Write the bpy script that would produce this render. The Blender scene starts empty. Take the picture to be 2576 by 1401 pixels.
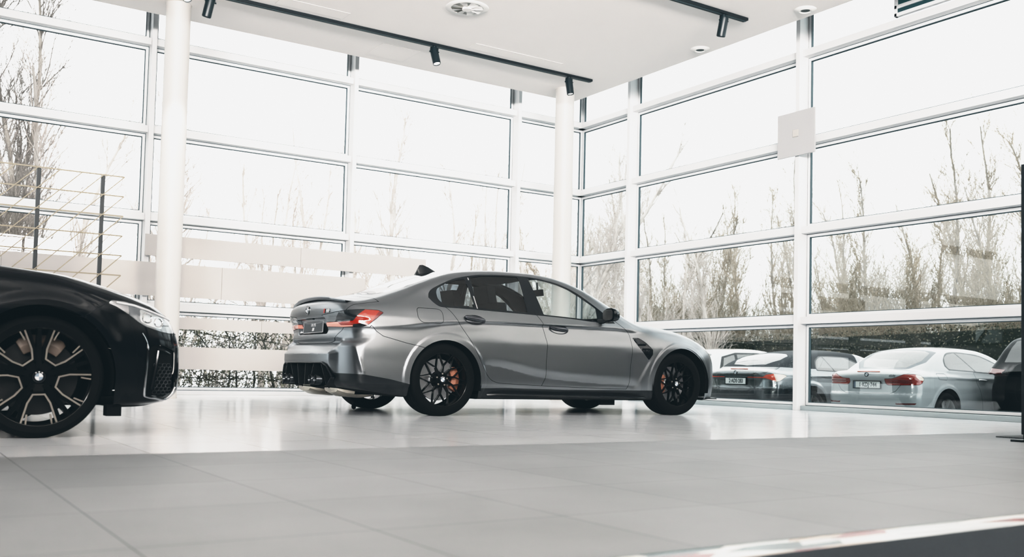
SKY, GAIN, DOWN_FILL, UP_FILL, CEIL_FILL, NEAR_A, FAR_A, WALL_FILL = 1.7, 2.4, 5, 120, 155, .14, .66, 70
import bpy, bmesh, math, random
import numpy as np
from mathutils import Vector, Matrix

PI = math.pi
scene = bpy.context.scene
COL = scene.collection
random.seed(7)
RNG = np.random.default_rng(11)

# ------------------------------------------------------------------ materials
MATS = {}
def mat(name, color=(.8, .8, .8), rough=.5, metal=0., spec=.5, emit=None, estr=0., coat=0., coat_rough=.05,
        alpha=None, trans=0., ior=1.45, noise=None):
    if name in MATS:
        return MATS[name]
    m = bpy.data.materials.new(name)
    m.use_nodes = True
    nt = m.node_tree
    b = nt.nodes['Principled BSDF']
    b.inputs['Base Color'].default_value = (*color, 1)
    b.inputs['Roughness'].default_value = rough
    b.inputs['Metallic'].default_value = metal
    b.inputs['Specular IOR Level'].default_value = spec
    b.inputs['IOR'].default_value = ior
    if coat:
        b.inputs['Coat Weight'].default_value = coat
        b.inputs['Coat Roughness'].default_value = coat_rough
    if emit:
        b.inputs['Emission Color'].default_value = (*emit, 1)
        b.inputs['Emission Strength'].default_value = estr
    if trans:
        b.inputs['Transmission Weight'].default_value = trans
    if noise:                                   # (scale, amount): gentle value variation in object space
        sc, am = noise
        tc = nt.nodes.new('ShaderNodeTexCoord')
        nz = nt.nodes.new('ShaderNodeTexNoise')
        nz.inputs['Scale'].default_value = sc
        nz.inputs['Detail'].default_value = 4
        rp = nt.nodes.new('ShaderNodeValToRGB')
        lo = tuple(max(0, c * (1 - am)) for c in color)
        hi = tuple(min(1, c * (1 + am)) for c in color)
        rp.color_ramp.elements[0].color = (*lo, 1)
        rp.color_ramp.elements[1].color = (*hi, 1)
        rp.color_ramp.elements[0].position = .3
        rp.color_ramp.elements[1].position = .7
        nt.links.new(tc.outputs['Object'], nz.inputs['Vector'])
        nt.links.new(nz.outputs['Fac'], rp.inputs['Fac'])
        nt.links.new(rp.outputs['Color'], b.inputs['Base Color'])
    MATS[name] = m
    return m

def glass_mat(name, tint=(1, 1, 1), refl=1.0, base=.0, rough=0.0):
    """thin pane: clear or tinted see-through plus a Fresnel mirror"""
    if name in MATS:
        return MATS[name]
    m = bpy.data.materials.new(name)
    m.use_nodes = True
    nt = m.node_tree
    nt.nodes.clear()
    out = nt.nodes.new('ShaderNodeOutputMaterial')
    mix = nt.nodes.new('ShaderNodeMixShader')
    tr = nt.nodes.new('ShaderNodeBsdfTransparent')
    gl = nt.nodes.new('ShaderNodeBsdfGlossy')
    geo = nt.nodes.new('ShaderNodeNewGeometry')
    dt = nt.nodes.new('ShaderNodeVectorMath'); dt.operation = 'DOT_PRODUCT'
    nt.links.new(geo.outputs['Normal'], dt.inputs[0]); nt.links.new(geo.outputs['Incoming'], dt.inputs[1])
    def mth(op, x, v, c=None):
        n = nt.nodes.new('ShaderNodeMath'); n.operation = op; n.use_clamp = True
        nt.links.new(x, n.inputs[0]); n.inputs[1].default_value = v
        if c is not None: n.inputs[2].default_value = c
        return n
    ab = mth('ABSOLUTE', dt.outputs['Value'], 0)
    om = nt.nodes.new('ShaderNodeMath'); om.operation = 'SUBTRACT'; om.use_clamp = True
    om.inputs[0].default_value = 1; nt.links.new(ab.outputs[0], om.inputs[1])
    pw = mth('POWER', om.outputs[0], 5)
    mul = mth('MULTIPLY_ADD', pw.outputs[0], .9 * refl, .075 * refl + base)
    gl.inputs['Roughness'].default_value = rough
    tr.inputs['Color'].default_value = (*tint, 1)
    nt.links.new(mul.outputs[0], mix.inputs[0])
    nt.links.new(tr.outputs[0], mix.inputs[1])
    nt.links.new(gl.outputs[0], mix.inputs[2])
    nt.links.new(mix.outputs[0], out.inputs[0])
    MATS[name] = m
    return m

# ------------------------------------------------------------------ mesh helpers
class MB:
    """collects shapes, then links them as ONE mesh object"""
    def __init__(s):
        s.v, s.f, s.m = [], [], []
        s.mi = 0
    def add(s, vs, fs):
        o = len(s.v)
        s.v += [tuple(map(float, p)) for p in vs]
        s.f += [tuple(i + o for i in f) for f in fs]
        s.m += [s.mi] * len(fs)
        return s
    def box(s, x0, x1, y0, y1, z0, z1):
        vs = [(x, y, z) for x in (x0, x1) for y in (y0, y1) for z in (z0, z1)]
        return s.add(vs, [(0, 1, 3, 2), (4, 6, 7, 5), (0, 4, 5, 1), (2, 3, 7, 6), (0, 2, 6, 4), (1, 5, 7, 3)])
    def obox(s, c, ax, ay, az):
        c = np.array(c, float); ax = np.array(ax, float); ay = np.array(ay, float); az = np.array(az, float)
        vs = [c + i * ax + j * ay + k * az for i in (-1, 1) for j in (-1, 1) for k in (-1, 1)]
        return s.add(vs, [(0, 1, 3, 2), (4, 6, 7, 5), (0, 4, 5, 1), (2, 3, 7, 6), (0, 2, 6, 4), (1, 5, 7, 3)])
    def bar(s, a, b, w, h=None, up=(0, 0, 1)):
        a = np.array(a, float); b = np.array(b, float)
        d = b - a; L = np.linalg.norm(d); d = d / L
        up = np.array(up, float)
        if abs(d @ up) > .95: up = np.array((1., 0, 0))
        sx = np.cross(d, up); sx /= np.linalg.norm(sx)
        sz = np.cross(sx, d)
        return s.obox((a + b) / 2, d * L / 2, sx * w / 2, sz * (h or w) / 2)
    def tube(s, pts, r, n=8, cap=True):
        pts = [np.array(p, float) for p in pts]
        rs = r if hasattr(r, '__len__') else [r] * len(pts)
        rings, prev = [], None
        for i, p in enumerate(pts):
            d = pts[min(i + 1, len(pts) - 1)] - pts[max(i - 1, 0)]
            d = d / (np.linalg.norm(d) + 1e-12)
            if prev is None:
                u = np.cross(d, (0, 0, 1.)) if abs(d[2]) < .95 else np.cross(d, (1., 0, 0))
            else:
                u = prev - d * (prev @ d)
            u /= np.linalg.norm(u) + 1e-12
            prev = u
            w = np.cross(d, u)
            rings.append([p + rs[i] * (math.cos(2 * PI * k / n) * u + math.sin(2 * PI * k / n) * w) for k in range(n)])
        vs = [v for rg in rings for v in rg]
        fs = [(i * n + k, i * n + (k + 1) % n, (i + 1) * n + (k + 1) % n, (i + 1) * n + k)
              for i in range(len(pts) - 1) for k in range(n)]
        if cap:
            fs += [tuple(range(n - 1, -1, -1)), tuple((len(pts) - 1) * n + k for k in range(n))]
        return s.add(vs, fs)
    def lathe(s, prof, n=48, axis='z', c=(0, 0, 0), close=False):
        """prof: list of (radius, height) turned about the axis through c"""
        vs = []
        for k in range(n):
            t = 2 * PI * k / n
            ct, st = math.cos(t), math.sin(t)
            for r, h in prof:
                if axis == 'z': p = (r * ct, r * st, h)
                elif axis == 'y': p = (r * ct, h, r * st)
                else: p = (h, r * ct, r * st)
                vs.append((p[0] + c[0], p[1] + c[1], p[2] + c[2]))
        m = len(prof)
        fs = []
        for k in range(n):
            k2 = (k + 1) % n
            for i in range(m - 1 if not close else m):
                j = (i + 1) % m
                fs.append((k * m + i, k2 * m + i, k2 * m + j, k * m + j))
        return s.add(vs, fs)
    def disc(s, c, r, axis='y', n=32, h=0.0, r2=None):
        return s.lathe([(0.0001, h), (r, h)] if r2 is None else [(r2, h), (r, h)], n, axis, c)
    def prism(s, poly, e0, e1, frame):
        """poly in 2D, frame(u,v,w)->xyz, extruded from w=e0 to w=e1"""
        n = len(poly)
        vs = [frame(u, v, e0) for u, v in poly] + [frame(u, v, e1) for u, v in poly]
        fs = [tuple(range(n - 1, -1, -1)), tuple(range(n, 2 * n))]
        fs += [(i, (i + 1) % n, n + (i + 1) % n, n + i) for i in range(n)]
        return s.add(vs, fs)
    def build(s, name, mats, parent=None, smooth=False, bevel=0., loc=None, fix=True):
        me = bpy.data.meshes.new(name)
        me.from_pydata(s.v, [], s.f)
        if not isinstance(mats, (list, tuple)): mats = [mats]
        for m in mats: me.materials.append(m)
        if len(mats) > 1:
            me.polygons.foreach_set('material_index', s.m)
        if fix:
            bm = bmesh.new(); bm.from_mesh(me)
            bmesh.ops.recalc_face_normals(bm, faces=bm.faces)
            bm.to_mesh(me); bm.free()
        me.polygons.foreach_set('use_smooth', [bool(smooth)] * len(me.polygons))
        me.update()
        o = bpy.data.objects.new(name, me)
        COL.objects.link(o)
        if parent is not None: o.parent = parent
        if loc is not None: o.location = loc
        if smooth and smooth != 'full':
            md = o.modifiers.new('sharp', 'EDGE_SPLIT'); md.split_angle = math.radians(34)
        if bevel:
            md = o.modifiers.new('bevel', 'BEVEL'); md.width = bevel; md.segments = 2; md.limit_method = 'ANGLE'
        return o

def empty(name, loc=(0, 0, 0), rz=0., parent=None):
    o = bpy.data.objects.new(name, None)
    o.empty_display_size = .1
    COL.objects.link(o)
    o.location = loc; o.rotation_euler = (0, 0, rz)
    if parent is not None: o.parent = parent
    return o

def tag(o, label=None, cat=None, group=None, kind=None):
    if label: o['label'] = label
    if cat: o['category'] = cat
    if group: o['group'] = group
    if kind: o['kind'] = kind
    return o

def copy_tree(o, parent=None):
    c = o.copy(); COL.objects.link(c)
    if parent is not None: c.parent = parent
    for ch in list(o.children): copy_tree(ch, c)
    return c

def text_mesh(body, size, name, material, parent, M, extrude=.0015, shear=0., bold=0., spacing=1., sx=1.):
    cu = bpy.data.curves.new('lettering', 'FONT')
    cu.body = body; cu.size = size; cu.extrude = extrude; cu.shear = shear; cu.offset = bold
    cu.align_x = 'CENTER'; cu.align_y = 'CENTER'; cu.space_character = spacing
    ob = bpy.data.objects.new('lettering', cu); COL.objects.link(ob)
    dg = bpy.context.evaluated_depsgraph_get()
    me = bpy.data.meshes.new_from_object(ob.evaluated_get(dg))
    bpy.data.objects.remove(ob); bpy.data.curves.remove(cu)
    me.transform(M @ Matrix.Diagonal((sx, 1, 1, 1)))
    me.materials.clear(); me.materials.append(material)
    o = bpy.data.objects.new(name, me); COL.objects.link(o); o.parent = parent
    return o

def frame_mat(o, ex, ey):
    """4x4 with local x -> ex, local y -> ey, local z -> ex x ey, at o"""
    ex = Vector(ex).normalized(); ey = Vector(ey).normalized(); ez = ex.cross(ey)
    M = Matrix((ex, ey, ez)).transposed().to_4x4(); M.translation = Vector(o)
    return M
# ================================================================== materials of the room
def floor_mat():
    m = bpy.data.materials.new('large pale floor tiles'); m.use_nodes = True
    nt = m.node_tree; L = nt.links.new; N = nt.nodes.new
    b = nt.nodes['Principled BSDF']
    geo = N('ShaderNodeNewGeometry')
    sp = N('ShaderNodeSeparateXYZ'); L(geo.outputs['Position'], sp.inputs[0])
    def M(op, a, v=None, clamp=False):
        n = N('ShaderNodeMath'); n.operation = op; n.use_clamp = clamp
        L(a, n.inputs[0])
        if v is not None:
            if hasattr(v, 'links'): L(v, n.inputs[1])
            else: n.inputs[1].default_value = v
        return n.outputs[0]
    def cell(o, off, size):
        t = M('DIVIDE', M('SUBTRACT', o, off), size)
        fr = M('FRACT', t)
        d = M('ABSOLUTE', M('SUBTRACT', fr, .5))
        line = M('GREATER_THAN', d, .5 - .0022 / size)
        return M('FLOOR', t), line
    cx, lx = cell(sp.outputs[0], -7.80, .606)
    cy, ly = cell(sp.outputs[1], -9.43, .610)
    grout = M('MAXIMUM', lx, ly)
    cb = N('ShaderNodeCombineXYZ'); L(cx, cb.inputs[0]); L(cy, cb.inputs[1])
    wn = N('ShaderNodeTexWhiteNoise'); L(cb.outputs[0], wn.inputs['Vector'])
    nz = N('ShaderNodeTexNoise'); nz.inputs['Scale'].default_value = 2.2; nz.inputs['Detail'].default_value = 5
    L(geo.outputs['Position'], nz.inputs['Vector'])
    a = M('MULTIPLY', wn.outputs[0], .018)
    c = M('MULTIPLY', nz.outputs['Fac'], .07)
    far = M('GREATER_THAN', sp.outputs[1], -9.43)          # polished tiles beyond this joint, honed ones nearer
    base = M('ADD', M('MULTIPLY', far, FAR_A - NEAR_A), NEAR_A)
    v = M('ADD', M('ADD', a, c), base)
    v2 = M('MULTIPLY', v, M('SUBTRACT', M('MULTIPLY', grout, -.55), -1.0))
    hs = N('ShaderNodeCombineColor'); L(v2, hs.inputs[0]); L(M('MULTIPLY', v2, 1.03), hs.inputs[1]); L(M('MULTIPLY', v2, 1.065), hs.inputs[2])
    L(hs.outputs[0], b.inputs['Base Color'])
    r = M('ADD', M('MULTIPLY', nz.outputs['Fac'], .015), M('ADD', M('MULTIPLY', far, -.36), .49))
    L(r, b.inputs['Roughness'])
    L(M('ADD', M('MULTIPLY', far, .22), .12), b.inputs['Specular IOR Level'])
    return m

M_FLOOR = floor_mat()
M_CEIL = mat('warm white plaster ceiling', (.90, .86, .835), .9, noise=(.7, .015))
M_WHITE = mat('white powder coated aluminium', (.70, .70, .705), .35)
M_GASKET = mat('dark rubber gasket', (.05, .075, .085), .5)
M_STRIP = mat('pale grey glazing bead', (.74, .75, .76), .35)
M_PANE = glass_mat('clear window glass', (.97, .985, .98), .95)
M_PANE_R = glass_mat('lightly tinted window glass', (.78, .83, .83), .95)
M_SILL_SHADE = mat('white sill in painted shade', (.36, .40, .41), .4)  # shade on the right sill put into its colour; left sill stays white
M_COLUMN = mat('cream painted column', (.52, .50, .48), .45, noise=(1.5, .02))
M_PANELW = mat('warm white board', (.44, .42, .405), .55, noise=(.8, .01))
M_BLACK = mat('black anodised metal', (.008, .012, .015), .4)
M_DARKWALL = mat('dark grey unseen wall', (.035, .038, .042), .8)
M_SOFFIT = mat('pale roof soffit', (.8, .8, .8), .9)

def struct(o):
    o['kind'] = 'structure'; return o

# ================================================================== room shell (corner of the two glass walls at x=0,y=0)
struct(MB().box(-22, .02, -22, .02, -.12, 0).build('floor', M_FLOOR))
ceil = MB().box(-22, -1.0, -22, -1.03, 5.0, 5.10)
struct(ceil.build('ceiling', M_CEIL))
struct(MB().box(-22, 1.2, -22, 1.2, 6.22, 6.36).build('roof', M_SOFFIT))
struct(MB().box(-22.2, -22, -22, .02, -.12, 6.22).build('wall_left', M_DARKWALL))  # unseen, added to keep the reflections in the car's rear dark
M_UPWALL = mat('white unseen upper wall', (.85, .83, .80), .9)
struct(MB().box(-22.2, .02, -22.2, -22, -.12, 2.41).build('wall_back', M_DARKWALL))  # unseen back wall, added as a dark band for the car reflections
struct(MB().box(-22.2, .02, -22.2, -22, 2.41, 6.22).build('wall_back_upper', M_UPWALL))  # unseen, added as a bright band above it for the same reflections

LEVELS = [1.172, 2.41, 3.631, 4.861, 6.09]      # undersides of the transoms
ROWS = [(0.061, 1.172), (1.267, 2.41), (2.505, 3.631), (3.726, 4.861), (4.956, 6.09)]

def facade(P, bays, mullions, wname, tn, pane_m, sill_m):
    """P(u, inward, z) -> xyz"""
    def bx(mb, u0, u1, v0, v1, z0, z1):
        a = P(u0, v0, z0); b = P(u1, v1, z1)
        mb.box(min(a[0], b[0]), max(a[0], b[0]), min(a[1], b[1]), max(a[1], b[1]), z0, z1)
    for u0, u1 in mullions:
        mb = MB(); bx(mb, u0, u1, -.05, .21, 0.0, 6.22)
        tn[0] += 1
        struct(mb.build('trim_%d' % tn[0], M_WHITE, bevel=.004))
    for k, (u0, u1) in enumerate(bays):
        wname[0] += 1
        w = struct(empty('window_%d' % wname[0]))
        tr = MB(); bx(tr, u0, u1, -.04, .14, 0, .061)
        tr.build('sill', sill_m, w, bevel=.004)
        for z in LEVELS:
            tr = MB(); bx(tr, u0, u1, -.04, .15, z, z + .095)
            tr.build('transom', M_WHITE, w, bevel=.004)
        fr = MB()
        for z0, z1 in ROWS:
            lay = [(0, .008, .030, 1), (.008, .044, .034, 0), (.044, .052, .028, 1)]
            for i0, i1, d, mi in lay:
                fr.mi = mi
                bx(fr, u0 + i0, u0 + i1, -.01, d, z0 + i0, z1 - i0)
                bx(fr, u1 - i1, u1 - i0, -.01, d, z0 + i0, z1 - i0)
                bx(fr, u0 + i1, u1 - i1, -.01, d, z0 + i0, z0 + i1)
                bx(fr, u0 + i1, u1 - i1, -.01, d, z1 - i1, z1 - i0)
        fr.build('frame', [M_STRIP, M_GASKET], w)
        for z0, z1 in ROWS:
            p = MB()
            vs = [P(u0 + .05, .0, z0 + .05), P(u1 - .05, .0, z0 + .05), P(u1 - .05, .0, z1 - .05), P(u0 + .05, .0, z1 - .05)]
            p.add(vs, [(0, 1, 2, 3)]).build('pane', pane_m, w, fix=False)

TN = [0]; WN = [0]
ml = [(-7.65 - 3.05 * 4, -7.585 - 3.05 * 4), (-7.65 - 3.05 * 3, -7.585 - 3.05 * 3), (-7.65 - 3.05 * 2, -7.585 - 3.05 * 2), (-10.70, -10.635), (-7.65, -7.585), (-4.61, -4.545), (-1.548, -1.483)]
bl = [(ml[i][1], ml[i + 1][0]) for i in range(len(ml) - 1)] + [(-1.483, -.03)]
facade(lambda u, v, z: (u, -v, z), bl, ml, WN, TN, M_PANE, M_WHITE)
mr = [(-1.575, -1.505), (-5.184, -5.114), (-8.793, -8.723)]
br = [(-1.505, -.03)] + [(mr[i + 1][1], mr[i][0]) for i in range(len(mr) - 1)]
facade(lambda u, v, z: (-v, u, z), [(min(a), max(a)) for a in br], mr, WN, TN, M_PANE_R, M_SILL_SHADE)
struct(MB().box(-.032, .03, -.032, .03, 0, 6.22).build('trim_%d' % (TN[0] + 1), mat('grey corner post', (.25, .28, .29), .4)))

struct(MB().box(-.24, .10, -22, -8.80, 0, 2.41).build('wall_right_added', M_DARKWALL))  # unseen solid wall added so the sedan's side reflects something dark
struct(MB().box(-.24, .10, -22, -8.80, 2.41, 6.22).build('wall_right_upper_added', M_UPWALL))  # unseen white part added so the sedan's shoulder reflects bright

# columns
def column(x, y, name):
    mb = MB()
    mb.lathe([(.157, 0), (.157, .02), (.152, .03), (.152, 4.97), (.16, 5.0)], 64, 'z', (x, y, 0))
    return struct(mb.build('column', M_COLUMN, smooth=True))
tag(column(-7.64, -1.54, 'a'), 'round cream column standing at the left behind the black car')
tag(column(-1.54, -1.54, 'b'), 'round cream column standing in the glazed corner')

# white horizontal boards in front of the left glass wall
def board(x0, x1, z0, z1, label, seams=()):
    t = empty('wall_board', ((x0 + x1) / 2, -.31, z0))
    tag(t, label, 'panel', 'white horizontal boards along the glass wall')
    xs = [x0, *seams, x1]
    cx = (x0 + x1) / 2
    for a, b in zip(xs[:-1], xs[1:]):
        MB().box(a + .0015 - cx, b - .0015 - cx, -.012, .012, 0, z1 - z0).build('board_face', M_PANELW, t, bevel=.002)
    br = MB()
    for x in np.arange(math.ceil(x0 / 3.05) * 3.05 - 1.5, x1 - .1, 3.05):
        br.box(x - cx - .03, x - cx + .03, .012, .10, .03, z1 - z0 - .03)
    if br.v: br.build('bracket', M_STRIP, t)
board(-7.665, -3.335, 1.905, 2.20, 'topmost white horizontal board across the left glass wall', (-5.44,))
board(-11.9, -4.385, 1.357, 1.815, 'second white board from the top, the tallest one, running behind the lattice screen', (-9.4, -6.60))
board(-11.9, -4.385, .915, 1.08, 'thinnest white horizontal board, between the tall board and the lowest one', (-6.0,))
board(-11.9, -4.385, .36, .672, 'lowest white horizontal board, nearest the floor', ())

# ceiling fittings
M_LENS = mat('lit lamp lens', (1, .95, .88), .4, emit=(1, .96, .9), estr=1.6)
M_SPOT = mat('black spotlight housing', (.010, .018, .022), .35)
def track(x0, x1, y, label):
    t = empty('ceiling_track', ((x0 + x1) / 2, y, 5.0)); tag(t, label, 'track')
    h = (x1 - x0) / 2
    MB().box(-h, h, -.045, .045, -.035, 0).build('rail', M_BLACK, t, bevel=.003)
    MB().box(h, h + .006, -.04, .04, -.033, -.002).build('end_cap', M_SPOT, t)
    MB().box(-h, h, -.012, .012, -.038, -.035).build('power_slot', M_GASKET, t)
    return t
track(-16, -1.53, -2.20, 'long black ceiling track nearest the left glass wall')
track(-16, -1.57, -5.47, 'black ceiling track at the right, parallel to the long one')

def spotlight(x, y, aim, label, lit=True):
    """aim: unit-ish vector the lamp looks along"""
    t = empty('spotlight', (x, y, 4.965)); tag(t, label, 'spotlight', 'black spotlights on the ceiling tracks')
    MB().lathe([(.001, 0), (.028, 0), (.028, -.035), (.001, -.035)], 20).build('adapter', M_SPOT, t, smooth=True)
    d = np.array(aim, float); d /= np.linalg.norm(d)
    pv = np.array((0, 0, -.075))
    side = np.cross(d, (0, 0, 1.)); side = side / np.linalg.norm(side) if np.linalg.norm(side) > 1e-3 else np.array((1., 0, 0))
    rot = Vector((0, 0, -1)).rotation_difference(Vector(d)).to_matrix().to_4x4()
    mb = MB().lathe([(.001, .045), (.052, .045), (.056, .03), (.056, -.19), (.05, -.196), (.047, -.185), (.047, -.178), (.001, -.178)], 28)
    b = mb.build('lamp_housing', M_SPOT, t, smooth=True); b.matrix_local = Matrix.Translation(pv) @ rot
    l = MB().lathe([(.0005, -.18), (.045, -.18)], 28).build('lens', M_LENS, b, fix=False)
    for s in (-1, 1):
        k = MB().lathe([(.001, s * .055), (.010, s * .055), (.010, s * .075), (.001, s * .075)], 12, 'x').build('tilt_knob', M_SPOT, b, smooth=True)
    br = MB(); br.box(-.06, -.054, -.012, .012, -.09, -.02); br.box(.054, .06, -.012, .012, -.09, -.02); br.box(-.06, .06, -.012, .012, -.03, -.02)
    br.build('yoke', M_SPOT, t)
    return t
spotlight(-1.95, -2.20, (.10, -.10, -1), 'black spotlight at the far end of the long track, above the corner column')
spotlight(-4.30, -2.20, (.10, -.30, -1), 'black spotlight at the middle of the long track, lens facing the room')
spotlight(-7.43, -2.20, (-.14, .28, -1), 'black spotlight just right of the left column, seen from behind')
spotlight(-7.80, -2.45, (.05, -.62, -1), 'black spotlight in front of the left column, with a glowing lens')
spotlight(-1.96, -5.47, (.05, .30, -1), 'black spotlight on the right-hand track')

M_VENT = mat('white vent metal', (.82, .80, .78), .5)
def swirl_vent(x, y):
    t = empty('ceiling_vent', (x, y, 5.0)); tag(t, 'large round swirl air vent with angled blades in the white ceiling', 'vent')
    MB().lathe([(.20, -.001), (.205, -.012), (.26, -.010), (.275, -.001)], 48).build('rim', M_VENT, t, smooth=True)
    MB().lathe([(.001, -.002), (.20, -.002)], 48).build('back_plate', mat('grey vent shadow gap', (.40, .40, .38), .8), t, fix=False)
    MB().lathe([(.001, -.03), (.06, -.03), (.065, -.024), (.065, -.003)], 32).build('hub', M_VENT, t, smooth=True)
    for k in range(8):
        a = 2 * PI * k / 8
        c, s = math.cos(a), math.sin(a)
        def P(r, w, h): return (r * c - w * s, r * s + w * c, h)
        mb = MB().add([P(.06, -.02, -.006), P(.06, .025, -.022), P(.20, .055, -.022), P(.20, -.055, -.004)], [(0, 1, 2, 3)])
        mb.build('blade', M_VENT, t, fix=False)
swirl_vent(-4.63, -3.66)
def round_fitting(x, y, label):
    t = empty('ceiling_vent', (x, y, 5.0)); tag(t, label, 'vent', 'small round ceiling outlets by the right glass wall')
    MB().lathe([(.055, -.016), (.075, -.026), (.11, -.018), (.135, -.001)], 40).build('rim', M_VENT, t, smooth=True)
    MB().lathe([(.001, -.012), (.055, -.016)], 40).build('dark_core', mat('dark outlet core', (.10, .12, .12), .6), t, fix=False)
round_fitting(-1.22, -6.13, 'small round white ceiling outlet, the nearer of the two at the right')
round_fitting(-1.21, -4.275, 'small round white ceiling outlet, the farther one beside the right-hand track')

def hatch(x0, x1, y0, y1, label):
    t = empty('ceiling_hatch', ((x0 + x1) / 2, (y0 + y1) / 2, 5.0)); tag(t, label, 'hatch', 'flush ceiling access panels')
    a, b = (x1 - x0) / 2, (y1 - y0) / 2
    MB().box(-a + .004, a - .004, -b + .004, b - .004, -.003, 0).build('panel_face', M_CEIL, t)
    mb = MB(); w = .003
    mb.box(-a, -a + w, -b, b, -.0015, 0); mb.box(a - w, a, -b, b, -.0015, 0); mb.box(-a, a, -b, -b + w, -.0015, 0); mb.box(-a, a, b - w, b, -.0015, 0)
    mb.build('seam', mat('soft grey seam', (.55, .53, .51), .9), t)
hatch(-6.66, -5.74, -2.59, -2.33, 'flush white ceiling panel above the long track, at the upper left')
hatch(-4.90, -4.30, -1.80, -1.21, 'square flush ceiling panel between the long track and the glass')
hatch(-3.85, -2.35, -2.59, -2.34, 'long narrow flush ceiling panel beside the long track')

# white square plate on the right glass wall
t = empty('antenna_panel', (-.25, -5.17, 3.47)); tag(t, 'square white flat panel fixed to the mullion of the right glass wall', 'panel')
MB().box(-.012, .012, -.325, .325, 0, .615).build('face_plate', mat('white plastic plate', (.42, .42, .425), .5), t, bevel=.004)
MB().box(-.024, -.012, -.05, .05, .262, .362).build('badge_tile', mat('off white tile', (.46, .44, .42), .4), t, bevel=.006)
MB().box(.012, .06, -.03, .03, .2, .42).build('bracket', M_STRIP, t)

# tilted vent sash high in the right wall
t = empty('vent_sash', (-.10, -7.35, 5.0)); tag(t, 'open glazed vent sash with dark tinted glass at the top right corner', 'window')
fr = MB()
fr.box(-.03, .03, -.74, -.68 + 1.42, .0, .045); fr.box(-.03, .03, -.74, .74, .10, .145); fr.box(-.03, .03, .70, .74, 0, 1.0); fr.box(-.03, .03, -.74, -.70, 0, 1.0); fr.box(-.03, .03, -.74, .74, .96, 1.0)
fr.build('sash_frame', M_STRIP, t, bevel=.004)
MB().box(-.004, .004, -.70, .70, .145, .96).build('tinted_pane', mat('deep teal tinted glass', (.05, .13, .14), .08), t)
MB().box(-.012, .012, -.70, .70, .045, .10).build('gasket_strip', mat('dark teal rubber', (.03, .07, .08), .4), t)

# lattice screen
M_BRASS = mat('pale brass rod', (.20, .18, .14), .45, metal=.3)
LX1 = -8.545; LX0 = LX1 - .2095 * 11
t = empty('lattice_screen', (LX1, -3.2, 0)); tag(t, 'tall metal lattice screen of brass rods on black posts behind the black car', 'screen')
zr = [2.407 - .2105 * k for k in range(12)]
for x in (-8.755, -9.372, -9.989, -10.606):
    MB().box(x - LX1 - .019, x - LX1 + .019, -.019, .019, 0, 2.40).build('post', M_BLACK, t, bevel=.003)
    MB().box(x - LX1 - .09, x - LX1 + .09, -.09, .09, 0, .012).build('foot_plate', M_BLACK, t)
for z in zr:
    MB().bar((LX0 - LX1, -.026, z), (0, -.026, z), .010, .013).build('rail', M_BRASS, t)
for i in range(1, 23):
    # rods run down to the left at about 45 degrees
    xs, zs = -.2095 * i, 2.407
    k0 = 0
    if i > 11: break
    n = min(11 - 0, 11 - (i - 1) if False else 11)
    MB().bar((xs + .2095, -.038, zs), (max(xs + .2095 - .2095 * 11, LX0 - LX1), -.038, zs - .2105 * min(11, 11 - i + 1)), .008, .010).build('diagonal_rod', M_BRASS, t)
for k in range(1, 11):
    n = 11 - k
    MB().bar((0, -.038, zr[k]), (-.2095 * n, -.038, zr[11]), .008, .010).build('diagonal_rod', M_BRASS, t)

# display stand cut by the right edge of the view, mat beside it
t = empty('display_stand', (-3.645, -10.24, 0)); tag(t, 'tall black display stand at the right edge of the room', 'stand')
MB().box(0, .62, -.02, .02, .05, 2.05).build('panel', M_BLACK, t, bevel=.004)
MB().box(-.10, .30, -.045, .045, 0, .016).build('foot', M_BLACK, t, bevel=.003)
MB().box(.02, .08, -.015, .015, .016, .05).build('stem', M_BLACK, t)
t = MB().box(-3.33, -1.3, -11.6, -9.84, 0, .010).build('entrance_mat', mat('grey ribbed mat', (.10, .11, .115), .95, noise=(160, .5)))
tag(t, 'dark grey entrance mat on the tiles by the right edge', 'mat')

# dark carpet with a stone border in the foreground
t = MB().box(-15, -2, -19, -12.62, 0, .008).build('carpet', mat('dark blue grey carpet', (.012, .017, .022), .95, noise=(300, .5)))
tag(t, 'dark carpet at the bottom right corner beyond the stone border', 'carpet')
def mosaic():
    m = bpy.data.materials.new('polished stone border'); m.use_nodes = True
    nt = m.node_tree; b = nt.nodes['Principled BSDF']; L = nt.links.new; N = nt.nodes.new
    geo = N('ShaderNodeNewGeometry'); mp = N('ShaderNodeMapping'); mp.inputs['Scale'].default_value = (4.5, 22, 1)
    vo = N('ShaderNodeTexVoronoi'); vo.inputs['Scale'].default_value = 1.0
    rp = N('ShaderNodeValToRGB'); rp.color_ramp.interpolation = 'CONSTANT'
    cols = [(0, (.62, .64, .63)), (.3, (.42, .34, .28)), (.5, (.70, .69, .66)), (.72, (.20, .055, .05)), (.78, (.5, .52, .52)), (.9, (.06, .08, .08))]
    e = rp.color_ramp.elements
    e[0].position, e[0].color = cols[0][0], (*cols[0][1], 1)
    e[1].position, e[1].color = cols[1][0], (*cols[1][1], 1)
    for p, c in cols[2:]:
        k = e.new(p); k.color = (*c, 1)
    L(geo.outputs['Position'], mp.inputs[0]); L(mp.outputs[0], vo.inputs['Vector'])
    sc = N('ShaderNodeSeparateColor'); L(vo.outputs['Color'], sc.inputs[0]); L(sc.outputs[0], rp.inputs[0]); L(rp.outputs[0], b.inputs['Base Color'])
    b.inputs['Roughness'].default_value = .25
    return m
tb = MB().box(-15, -2, -12.62, -12.485, 0, .006).build('trim_%d' % (TN[0] + 2), mosaic()); struct(tb)
td = MB().box(-15, -2, -12.485, -12.47, 0, .007).build('trim_%d' % (TN[0] + 3), mat('dark edge profile', (.08, .09, .09), .4)); struct(td)
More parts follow.
